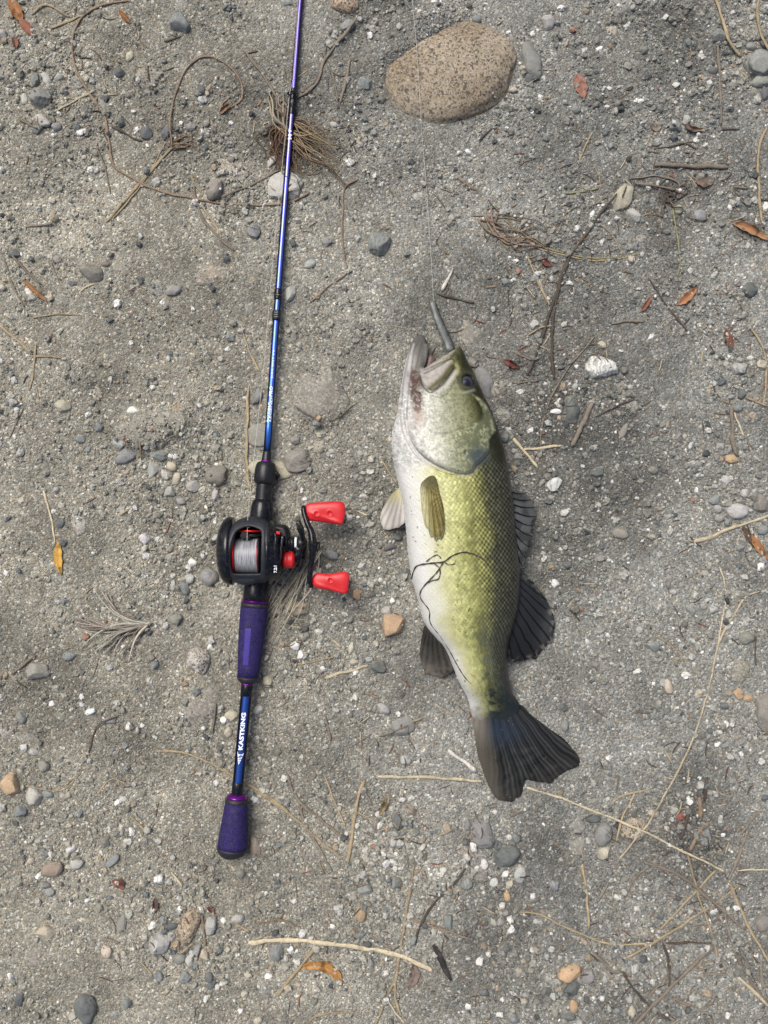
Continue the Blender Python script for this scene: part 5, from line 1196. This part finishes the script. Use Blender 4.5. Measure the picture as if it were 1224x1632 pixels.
# ---------------------------------------------------------------- dry stems, twigs and roots lying about
# colours: p pale straw, t tan straw, b brown, g grey-brown, d dark, o olive, w white, k black;  radius in pixels; then points
STEMS = """
b 2.6 206 2,171 5,137 21,120 45,115 75,122 113,141 147,165 182,173 223,182 261,206 281,247 302,295 314,343 322,400 327,434 326,469 319,493 307
t 2.4 80 45,137 22
t 2.0 50 22,72 8,110 26
b 2.4 274 233,271 192,281 147,298 110,319 90,346 94,370 110,386 134,384 158,367 172,350 180,353 165,367 154
t 2.6 171 353,220 295,278 228
t 2.0 177 352,223 298,264 226
p 1.9 87 178,151 143
g 2.0 154 233,168 268,176 309
d 2.3 178 201,226 226
t 2.0 304 280,317 302,329 316
g 2.0 310 292,312 319,326 353,348 378,374 400
t 1.6 319 326,353 374
g 2.2 353 314,388 300,420 285,445 271
g 2.6 388 79,420 120,447 168
g 2.8 261 65,288 58
g 2.0 38 362,82 355
g 2.6 568 29,537 69,517 96,503 134,474 156
g 2.4 558 93,551 130,542 165
g 2.0 532 127,539 161
b 2.0 571 285,551 298,546 329,546 370,549 412,551 433,527 455,494 481
d 1.4 762 226,798 192
b 2.0 724 283,742 292,760 304
b 1.4 750 343,790 345,830 352,845 362
g 1.3 762 350,800 357,838 372
t 3.3 1140 -4,1150 25,1161 62,1180 90
t 3.2 1208 -4,1207 30,1218 65,1228 84
t 1.8 1168 105,1195 125
g 5.2 1044 262,1080 263,1120 265,1161 267
g 3.2 1145 72,1148 140,1149 199
d 1.7 1042 237,1072 233,1092 228,1109 237
g 2.4 1013 285,1044 280,1078 290,1085 302
g 2.2 1013 293,1051 298,1078 304
o 2.2 902 309,928 304,955 300
d 3.0 984 309,951 346,934 374,905 415,886 469,866 530,840 599
d 2.8 907 414,890 462,881 520,880 571,883 606
t 1.6 924 257,934 230,945 209
t 1.3 945 261,955 282,958 302
o 1.7 804 350,845 381,879 398,934 410,986 410,1023 403
t 1.4 808 358,850 390,884 403,936 414,980 413,1010 408
o 2.2 1072 329,1078 364,1084 412,1080 440
g 1.7 955 357,975 374,989 401
g 1.6 890 370,903 340,927 326
t 3.2 1224 203,1210 233,1210 291,1214 357
d 2.2 1150 206,1178 206
g 1.8 1164 298,1192 300
t 2.6 -4 515,24 540,52 565
t 2.3 52 567,100 570
t 2.0 57 548,53 592,46 623
t 1.6 52 505,90 502,127 502
g 2.0 7 414,21 458,38 489
g 2.0 20 407,45 434,65 452
t 2.0 384 518,398 561,415 592
t 2.6 396 613,393 692,394 743,398 781
p 2.2 70 783,80 820,88 868
g 1.4 81 417,93 452
p 2.0 151 453,138 456,127 465
b 2.4 223 705,225 733
t 1.5 57 616,62 637
g 1.6 38 647,28 670,17 695
d 2.0 695 467,726 476,757 484
w 3.4 704 462,722 428
t 1.5 606 731,620 752,633 772
d 1.6 537 669,552 655,568 644
p 3.2 818 698,838 722,857 746
p 3.0 835 717,897 710
t 2.2 840 407,855 445,876 486
p 1.6 856 440,868 470
g 1.8 948 537,907 585,879 633,866 674,861 716,867 760
d 2.2 1034 445,1065 489,1096 530
g 2.2 975 516,1000 511,1027 512
g 4.2 948 633,931 671,910 712
g 1.8 818 609,859 606
t 1.5 838 537,859 523,886 520
d 1.7 951 664,993 643,1010 637
t 2.0 1192 517,1216 554,1222 606,1217 647
g 2.0 1164 465,1181 486,1192 513
g 4.0 1166 647,1168 702,1173 726
p 1.8 1171 657,1186 695
t 2.0 1188 633,1224 647
g 1.5 855 630,855 657
g 2.6 19 1076,57 1043
g 1.7 147 1081,158 1047
d 1.6 189 1140,161 1153,151 1165,137 1212
t 2.8 247 1196,285 1198,316 1207,350 1224,380 1242,420 1267,475 1308,510 1340,545 1370
t 2.0 352 1222,390 1246,432 1272,460 1294
b 1.5 274 800,271 831,262 851
b 1.4 270 830,291 848
g 2.2 345 1122,338 1167
p 2.7 517 1080,587 1061
t 2.0 474 1059,512 1052,544 1042
g 1.8 499 1090,527 1047
p 1.8 530 1020,544 1033
p 1.4 457 996,486 1002
p 1.8 551 805,597 827
g 2.0 518 1138,527 1181
b 3.0 582 1102,604 1112
g 2.2 606 1174,650 1157
t 1.8 657 1150,674 1145
p 3.6 1106 864,1165 843,1228 821
p 2.2 1106 866,1150 850
p 2.0 1212 942,1188 951,1164 989,1144 1030,1133 1085,1113 1153,1090 1212,1065 1257,1037 1305,986 1371
p 1.6 1147 903,1157 947,1150 992,1144 1030
t 1.5 1034 1004,1078 1037,1120 1085
d 1.6 1082 992,1089 1016
d 1.8 1204 1006,1204 1060
d 2.0 907 971,924 989
t 1.2 103 1267,127 1233,130 1219
t 1.2 40 1253,96 1260,120 1243
t 1.8 154 1267,178 1241,202 1250
t 2.2 206 1299,237 1329
p 2.0 274 1390,290 1414
b 2.0 254 1360,274 1363
b 2.2 322 1459,328 1507
t 2.0 288 1519,309 1503
t 1.7 225 1534,242 1556
g 3.2 161 1497,189 1502
t 2.2 374 1471,398 1486
p 4.2 395 1503,451 1499,503 1502,554 1507,606 1516,647 1527,690 1547
t 3.0 659 1380,654 1418,647 1459,637 1521,633 1552,620 1582,597 1634
t 2.4 634 1545,630 1586,640 1620
t 3.2 503 1509,472 1549,441 1589
g 2.4 457 1234,475 1274,513 1308,568 1353
g 2.2 474 1270,486 1312,506 1346,529 1390
t 2.0 518 1236,532 1274,551 1318
t 3.2 580 1243,568 1288,554 1377
t 1.8 544 1293,575 1296,620 1325
g 1.8 604 1300,598 1320,590 1336
g 1.8 575 1255,590 1275,597 1302
p 2.5 602 1238,692 1239,771 1246
w 4.2 714 1196,738 1213,760 1230
d 2.4 743 1384,720 1412,692 1438,671 1473,661 1507
g 2.2 692 1438,678 1432,664 1431
b 2.0 654 1466,709 1483,750 1497
b 2.6 407 1471,441 1466,479 1478
g 2.0 590 1490,626 1514
g 2.0 606 1425,637 1449
t 1.4 650 1356,674 1401
t 1.4 582 1390,600 1372,616 1356
p 2.0 618 1593,644 1632
t 1.8 489 1632,510 1617,565 1613
t 1.6 695 1334,722 1322
p 2.5 838 1255,890 1270,948 1293,1010 1318,1085 1354,1156 1390
p 1.6 1174 1389,1228 1386
g 3.0 1027 1373,1072 1390,1113 1418,1150 1448,1188 1483
t 3.0 1162 1402,1188 1466,1226 1536
g 3.0 1192 1322,1174 1373,1161 1404
t 2.5 1096 1363,1113 1425,1130 1473,1144 1528
t 2.2 830 1452,866 1459,907 1480,969 1504,1030 1504
t 2.8 998 1528,1051 1497,1099 1466,1133 1445
t 2.0 1046 1486,1106 1425,1140 1387
t 2.4 929 1377,936 1435,938 1480
g 3.0 1137 1507,1078 1565,1010 1634
d 3.0 1056 1502,1066 1538,1068 1576
d 2.2 1061 1504,1140 1503
p 3.4 1173 1552,1200 1580,1228 1606
g 2.2 1168 1514,1202 1572,1226 1602
g 3.2 946 1519,975 1545,991 1550
d 2.6 993 1548,1010 1576,1041 1610,1071 1627
t 2.4 972 1286,986 1270,1013 1263,1037 1257
t 2.2 1013 1263,993 1301,981 1341
d 4.0 1126 1238,1125 1258,1123 1278
b 4.6 1114 1270,1118 1305
d 3.2 1101 1281,1092 1312,1085 1339
b 3.0 1130 1311,1112 1328,1099 1356
g 3.0 1212 1528,1216 1576
g 2.0 1121 1553,1181 1553
g 2.2 1109 1548,1157 1531
g 2.0 1181 1514,1196 1547
b 2.4 1072 1589,1085 1598,1102 1603
g 1.8 849 1552,855 1521
g 1.8 955 1435,975 1397
g 1.8 995 1440,1010 1402,1036 1380
g 1.8 1090 1480,1120 1472,1140 1476
b 1.8 880 1340,905 1362,915 1382
g 1.6 560 1190,590 1170
g 1.5 1030 1590,1060 1560,1075 1535
t 1.5 1140 1440,1180 1410
g 1.8 700 300,730 310
g 1.6 1150 1430,1165 1500
b 1.6 30 190,60 205
g 2.0 1180 1330,1212 1290
b 1.6 820 560,850 575
"""
STC = dict(p=(.46, .40, .275), t=(.31, .25, .155), b=(.22, .165, .115), g=(.19, .165, .13), d=(.07, .057, .046), o=(.22, .21, .11), w=(.55, .52, .47), k=(.02, .02, .02))
STW = dict(p='pale straw', t='tan', b='brown', g='grey-brown', d='dark', o='olive', w='whitish', k='black')
def stem_path(pts, rad, lift=0.):
    q = catmull(np.array(pts, float), 8) if len(pts) > 2 else np.array(pts, float)
    q = resample(q, 5.)
    n = len(q); s_ = np.linspace(0, 1, n)
    q[:, 0] += 2.4*N4(q[:, 0], q[:, 1], 23) + 1.2*N6(q[:, 0], q[:, 1], 9); q[:, 1] += 2.4*N5(q[:, 1]+50, q[:, 0], 23) + 1.2*N3(q[:, 1], q[:, 0], 9)
    z = surf(q[:, 0], q[:, 1]); k = 3
    z = np.array([z[max(0, i-k):i+k+1].max() for i in range(n)])
    z = np.convolve(np.pad(z, 2, mode='edge'), np.ones(5)/5, 'valid')
    return q, z + rad*.45 + lift
def stem_obj(name, c, rad, pts, r, parent=None, lift=0., flat=None):
    q, z = stem_path(pts, rad, lift)
    n = len(q); s_ = np.linspace(0, 1, n)
    a = r.uniform(.55, .95); b2 = r.uniform(.5, .95)
    rr = rad*(a + (b2-a)*s_)*(1 + .16*np.sin(s_*n*.55 + r.uniform(0, 6)))
    if c in 'gdb' and n > 8:
        for _ in range(max(1, n//9)):
            i0 = r.integers(2, n-2); rr = rr*(1 + .45*np.exp(-((np.arange(n)-i0)/.8)**2))
    rr[0] *= .55; rr[-1] *= .5
    fl = flat if flat is not None else (r.uniform(.45, .7) if c in 'pto' else r.uniform(.75, 1))
    V, F = tube(Wn(q, z), rr*K, 8, fl)
    o = mk(name, V, F, m_stem, parent)
    return o
for line in STEMS.strip().split('\n'):
    h, *rest = line.split(' ', 2); c = h; rad = float(rest[0]); pts = [tuple(map(float, p.split())) for p in rest[1].split(',')]
    r = np.random.default_rng(int(sum(pts[0])*13 + len(pts)))
    nm = 'straw' if c in 'pto' else 'twig'
    o = stem_obj(nm, c, rad, pts, r)
    j = np.array(STC[c])*(1 + r.uniform(-.15, .15)); o.color = (*j, 1)
    L = sum(math.hypot(a[0]-b_[0], a[1]-b_[1]) for a, b_ in zip(pts, pts[1:])); ch_ = math.hypot(pts[0][0]-pts[-1][0], pts[0][1]-pts[-1][1])
    m = pts[len(pts)//2] if len(pts) > 2 else ((pts[0][0]+pts[1][0])/2, (pts[0][1]+pts[1][1])/2)
    desc = '%s %s %s %s' % ('long' if L > 140 else 'short' if L < 50 else 'thin' if rad < 2.2 else 'stout', STW[c], 'curling' if L > 1.35*ch_ else 'bent' if L > 1.04*ch_ else 'straight', 'stem' if nm == 'straw' else 'twig')
    special = {(1044, 262): 'thick weathered grey-brown stick lying level near the top right', (395, 1503): 'long pale straw lying level near the bottom middle, slightly bowed',
               (206, 2): 'long brown stem winding from the top left down to the pale stone under the rod', (274, 233): 'looping brown stem with a curled end at upper left',
               (247, 1196): 'long tan straw running under the lower rod towards the bottom middle', (704, 462): 'flat whitish sliver just above the soft bait',
               (714, 1196): "whitish quill-like stick beside the left edge of the fish's tail", (838, 1255): "long pale straw running from the fish's tail to the lower right"}.get(pts[0])
    if special: USED.add(special)
    tag(o, special or label_for(m[0], m[1], desc, 14), nm, 'dry stems and twigs scattered on the gravel')
    # let later stems rest on earlier ones
q, z = stem_path([(691, 1507), (703, 1530), (719, 1562)], 5); V, F = tube(Wn(q, z), np.interp(np.linspace(0, 1, len(q)), [0, .3, .7, 1], [2.5, 5.4, 4.6, 2.5])*K, 7, .8)
o = mk('charred_stick', V, F, m_stem, None, False); o.color = (.03, .028, .027, 1); tag(o, 'short black charred stick near the bottom middle', 'stick')

# roots resting on the fish's flank
def on_fish(pts, rad, colr, parent=None, name='root_strand'):
    q = resample(catmull(np.array(pts, float), 7), 3.); z = fish_h(q[:, 0], q[:, 1])
    g = surf(q[:, 0], q[:, 1]); z = np.where(np.isnan(z), g + 3, z); z = np.convolve(np.pad(z, 2, mode='edge'), np.ones(5)/5, 'valid') + rad + .9
    V, F = tube(Wn(q, z), rad*K*(1+.3*np.sin(np.arange(len(q))*1.3)), 5); return V, F
RT = thing('dry_rootlet', W(690, 900, .05), "thin dark curly rootlet lying across the fish's flank", 'rootlet')
for pts, rd in (([(656, 922), (659, 910), (666, 901), (691, 897), (707, 895), (722, 885), (742, 880), (765, 888), (779, 902), (790, 923)], 1.0),
                ([(707, 895), (696, 912), (679, 930), (670, 943), (671, 955), (684, 973), (686, 993), (709, 1024), (739, 1077), (765, 1100)], .8),
                ([(679, 895), (688, 888), (697, 884), (703, 890)], .7), ([(691, 897), (701, 907), (699, 922), (689, 925), (680, 929)], .8), ([(779, 902), (783, 912), (785, 926)], .7), ([(707, 895), (716, 900), (725, 898)], .6),
                ([(790, 923), (802, 920), (812, 915)], .6), ([(765, 960), (763, 975), (766, 987)], .6)):
    V, F = on_fish(pts, rd, None); o = mk('strand', V, F, m_fib, RT); o.color = (.055, .042, .036, 1)
V, F = on_fish([(751, 1072), (763, 1085), (775, 1096)], 1.5, None); o = mk('straw', V, F, m_stem, None); o.color = (.42, .34, .16, 1); tag(o, "short yellow straw stuck to the fish near its tail", 'straw')

# ---------------------------------------------------------------- root clumps and grass tufts
def tuft(name, base, ends, rad, colr, label, cat, seed, wob=8., arch=10., spread=4., lift=1.5):
    r = np.random.default_rng(seed); parts = []; cc = []
    for (ex, ey, b_) in ends:
        bx = base[0] + r.normal()*spread; by = base[1] + r.normal()*spread
        d = np.array([ex-bx, ey-by]); L = np.hypot(*d); nn = np.array([-d[1], d[0]])/(L+1e-6)
        s_ = np.linspace(0, 1, 18); w1, w2, w3 = r.normal(size=3)*wob; f = r.uniform(9, 17)
        P = np.array([bx, by]) + d*s_[:, None] + nn*(np.sin(s_*pi)*(b_ + w1) + np.sin(s_*2*pi)*w2*.6 + .3*w3*s_*np.sin(s_*f+r.uniform(0, 6)))[:, None]
        z = surf(P[:, 0], P[:, 1]); z = np.array([z[max(0, i-2):i+3].max() for i in range(len(z))]); z = np.convolve(np.pad(z, 2, mode='edge'), np.ones(5)/5, 'valid') + lift + arch*np.sin(s_*pi*.9)*r.uniform(.1, 1)
        V, F = tube(Wn(P, z), rad*r.uniform(.5, 1.35)*np.linspace(1.15, .4, 18)*K, 5); parts.append((V, F))
        cc.append(np.tile(np.array(colr)*r.uniform(.45, 1.7)*(1+r.uniform(-.08, .08, 3)), (len(V), 1)))
    V, F = join(parts); o = mk(name, V, F, m_fibre_c, None, True, np.clip(np.concatenate(cc), .01, .7))
    return tag(o, label, cat)
r = np.random.default_rng(3)
E = [(r.uniform(505, 562), 205 + (i % 26)*3.9 + r.normal()*4, r.normal()*6) for i in range(52)]
E = [(x, min(y, 300), b_) for x, y, b_ in E if abs((y-195) - (x-460)*.9) < 38 or r.random() < .25]
tuft('root_clump', (452, 200), E, 1.0, (.17, .125, .08), 'brown dead grass root clump fanning out to the right behind the upper rod', 'root clump', 4, 6, 16, 7)
E = [(r.uniform(432, 500), r.uniform(240, 290), r.normal()*8) for i in range(30)] + [(r.uniform(425, 445), r.uniform(215, 255), r.normal()*8) for i in range(14)]
tuft('root_clump', (450, 202), E, 1.0, (.13, .085, .055), 'dark fine roots hanging below the brown root clump beside the upper rod', 'root clump', 5, 9, 12, 8)
E = [(r.uniform(426, 462), r.uniform(140, 172), r.normal()*3) for i in range(14)]
tuft('root_clump', (455, 200), E, 1.9, (.21, .175, .13), 'pale stubble of old grass stems standing up from the brown root clump', 'grass stubble', 6, 3, 14, 5)
E = [(116+i*1.5, 975+i*3.9 + r.normal()*2, -14+i*1.1) for i in range(8)] + [(150+i*6, 938+i*2.6, -16+r.normal()*2) for i in range(5)] + [(130+i*7, 1032+i*2.2, 10+r.normal()*3) for i in range(9)] + [(205, 1054, 3), (196, 1046, 2)]
tuft('root_tuft', (237, 995), E, 2.0, (.27, .245, .205), 'grey fan-shaped root tuft lying on the sand left of the purple foregrip', 'root tuft', 7, 3, 9, 2.2, 3)
E = [(r.uniform(408, 452), r.uniform(985, 1040), r.normal()*5) for i in range(30)]
tuft('grass_tuft', (500, 872), E, .8, (.34, .31, .25), 'pale dry grass tuft lying below the reel handle', 'grass tuft', 8, 5, 9, 8, 4)
E = [(r.uniform(275, 320), r.uniform(205, 245), r.normal()*4) for i in range(14)]
tuft('root_clump', (272, 232), E, 1.2, (.17, .12, .08), 'small brown root scrap at the foot of the looping brown stem', 'root clump', 9, 4, 5, 4)
E = [(r.uniform(1040, 1110), r.uniform(300, 340), r.normal()*5) for i in range(12)]
tuft('root_clump', (1072, 318), E, 1.5, (.09, .075, .06), 'dark knot of roots below the thick weathered stick', 'root clump', 10, 5, 5, 8)
E = [(r.uniform(820, 880), r.uniform(350, 420), r.normal()*8) for i in range(11)]
tuft('root_clump', (780, 345), E, 1.2, (.15, .115, .085), 'thin brown roots trailing right above the fish, left of the dark stems', 'root clump', 12, 15, 4, 16)

# ---------------------------------------------------------------- leaves and bark flakes
def leaf(name, pts, width, colr, label, cat='leaf', curl=5., dark=None, seed=1):
    cl = catmull(np.array(pts, float), 8) if len(pts) > 2 else resample(np.array(pts, float), 3.)
    r = np.random.default_rng(seed); n = len(cl); s_ = np.linspace(0, 1, n)
    wd = width*np.sin(np.clip(s_*1.02+.015, 0, 1)*pi)**.7*(1+.12*np.sin(s_*23+seed))
    T = np.gradient(cl, axis=0); T /= np.linalg.norm(T, axis=1)[:, None]; Nn = np.stack([-T[:, 1], T[:, 0]], 1)
    out = np.vstack([cl + Nn*wd[:, None], (cl - Nn*wd[:, None])[::-1]])
    rl = Relief(out, (), 1.3); x, y = rl.P[:, 0], rl.P[:, 1]; dc, _ = segdist(rl.P, cl, False)
    z = surf(x, y).max()*.3 + surf(x, y)*.7 + 2.2 + curl*(dc/width)**2 - .7*np.exp(-(dc/.8)**2) + .5*N5(x, y, 6)
    dk = sstep(.12, .4, N6(x, y, 7) + .5*N4(x, y, 15))[:, None]; c = np.array(colr)*(1-.55*dk)*(1+.25*N5(x, y, 5))[:, None]
    c = c*(1-.35*np.exp(-(dc/.9)**2))[:, None]
    o = rl.build(name, z, z-.9, m_dleaf, None, colr=np.clip(c, .005, .8)); return tag(o, label, cat)
m_dleaf = attrmat('leaf_skin', .6, .35, (900., .3, .0003))
OB, YL, RB, DB = (.30, .135, .05), (.55, .32, .06), (.25, .105, .065), (.13, .085, .06)
leaf('leaf', [(14, -4), (26, 18), (36, 34)], 9, OB, 'orange-brown curled leaf in the very top left corner', seed=2)
leaf('leaf', [(30, 30), (42, 42), (52, 58)], 7, RB, 'reddish brown crumpled leaf just under the top left corner leaf', seed=3)
leaf('leaf', [(20, 56), (24, 66), (26, 78)], 5, RB, 'lowest of the three brown leaves in the top left corner', seed=4)
leaf('leaf', [(189, 15), (198, 26), (208, 38)], 4, OB, 'small orange-brown leaf sliver near the top left long stem', seed=5)
leaf('bark_flake', [(919, 118), (926, 136), (931, 158)], 10, (.27, .13, .09), 'rust-brown flat bark flake right of the granite boulder', 'bark flake', 1.5, seed=6)
leaf('leaf', [(1168, 355), (1196, 364), (1228, 384)], 7, (.33, .18, .09), 'pointed brown leaf cut off by the right edge, upper right', seed=7)
leaf('leaf', [(1081, 486), (1096, 473), (1113, 456)], 6.5, (.32, .15, .07), 'orange-brown leaf in the upper right, right of the fish head', seed=8)
leaf('leaf', [(1022, 497), (1031, 484), (1040, 469)], 3.6, RB, 'thin reddish leaf sliver left of the orange-brown leaf', seed=9)
leaf('leaf', [(1157, 523), (1162, 540), (1169, 560)], 6, (.20, .085, .05), 'dark red-brown leaf above the pale veined stone at right', seed=10)
leaf('leaf', [(802, 574), (815, 580), (830, 588)], 5, (.19, .07, .05), "dark red leaf scrap right of the fish's eye", seed=11)
leaf('leaf', [(33, 443), (54, 462), (76, 482)], 3.8, (.31, .17, .075), 'narrow orange-brown leaf at the left, upper middle', seed=12)
leaf('leaf', [(94, 862), (92, 890), (98, 918)], 6.6, YL, 'yellow-orange leaf at the end of a pale straw at the left', curl=2., seed=13)
leaf('leaf', [(1198, 853), (1210, 872), (1226, 894)], 6.5, (.34, .17, .07), 'brown curled leaf at the right edge under the pale straws', seed=14)
leaf('leaf', [(1183, 838), (1192, 852), (1200, 872)], 4, DB, 'dark shrivelled leaf beside the brown leaf at the right edge', seed=15)
leaf('leaf', [(478, 1543), (498, 1539), (522, 1543), (538, 1556), (546, 1574)], 8, (.40, .20, .06), 'curled orange leaf with a red tip near the bottom middle', seed=16)
leaf('leaf', [(658, 1538), (661, 1556), (650, 1578)], 8, (.17, .13, .105), 'dull grey-brown leaf left of the charred stick', curl=1.5, seed=17)
leaf('leaf', [(178, 1404), (190, 1409), (197, 1418)], 7, (.21, .085, .06), 'reddish broken leaf scrap at the lower left', seed=18)
leaf('leaf', [(246, 1432), (247, 1446), (243, 1458)], 4.5, (.10, .06, .05), 'dark leaf scrap above the long speckled tan stone', seed=19)
leaf('leaf', [(620, 1267), (613, 1283), (604, 1302)], 4.6, (.30, .23, .13), 'tan seed-pod-shaped leaf below the long level straw left of the tail', seed=20)
leaf('leaf', [(641, 1279), (655, 1291), (672, 1307)], 5, (.27, .23, .18), 'flat grey-tan leaf strip left of the tail tip', curl=1., seed=21)
leaf('leaf', [(1108, 283), (1124, 290), (1140, 284)], 8, (.17, .12, .09), 'dull brown leaf lying under the thick weathered stick', curl=2., seed=22)
leaf('leaf', [(350, 182), (358, 172), (372, 164)], 4, (.24, .15, .085), 'curled brown blade at the end of the looping brown stem', seed=23)
leaf('leaf', [(330, 1446), (336, 1450), (342, 1456)], 4, (.24, .12, .1), 'tiny reddish leaf right of the long speckled tan stone', seed=24)
leaf('leaf', [(860, 408), (870, 418), (880, 424)], 5, (.16, .06, .045), 'dark red leaf scrap among the dark stems', seed=25)
leaf('leaf', [(1092, 196), (1104, 205), (1130, 207)], 4, (.17, .115, .085), 'brown leaf strip below the blue veined pebble at upper right', seed=26)
leaf('leaf', [(1036, 195), (1046, 203), (1055, 198)], 6, (.2, .165, .13), 'dusty tan leaf scrap left of the blue veined pebble at upper right', curl=1.5, seed=27)

# ---------------------------------------------------------------- crumbs of dead plant matter: stuff
r = np.random.default_rng(21); parts = []; cols_ = []
ZN = [(860, 390, 80, 60, 80), (1075, 315, 70, 40, 60), (1120, 1290, 50, 90, 90), (1090, 1500, 90, 90, 110), (600, 1460, 120, 110, 90), (480, 235, 60, 60, 80), (870, 560, 80, 70, 60), (1180, 560, 50, 110, 50), (740, 1420, 70, 60, 40),
      (1000, 220, 120, 70, 50), (120, 60, 90, 60, 40), (170, 160, 80, 60, 30), (300, 1490, 70, 50, 30), (660, 1200, 70, 80, 40), (460, 960, 40, 60, 40), (612, 816, 600, 800, 260), (1000, 1500, 200, 130, 120), (1150, 880, 60, 120, 40)]
for x0, y0, sx_, sy_, n in ZN:
    for _ in range(n):
        x = x0 + r.normal()*sx_; y = y0 + r.normal()*sy_; a = r.uniform(0, 2*pi); L = r.uniform(5, 26); bnd = r.normal()*.35
        if not (-120 < x < 1340 and -150 < y < 1780): continue
        s_ = np.linspace(-.5, .5, 6); P = np.stack([x + L*(s_*cos(a) - bnd*(s_**2)*sin(a)), y + L*(s_*sin(a) + bnd*(s_**2)*cos(a))], 1)
        z = surf(P[:, 0], P[:, 1]) + 1.1; V, F = tube(Wn(P, z), r.uniform(.45, 1.25)*np.array([.5, 1, 1, 1, .9, .4])*K, 4); parts.append((V, F))
        c = [(.07, .055, .045), (.15, .11, .08), (.24, .19, .13), (.40, .34, .24), (.2, .08, .06)][r.choice(5, p=[.34, .27, .2, .13, .06])]; cols_.append(np.tile(c, (len(V), 1)))
V, F = join(parts); o = mk('plant_debris', V, F, m_grain, None, True, np.concatenate(cols_), origin=np.zeros(3)); tag(o, kind='stuff')
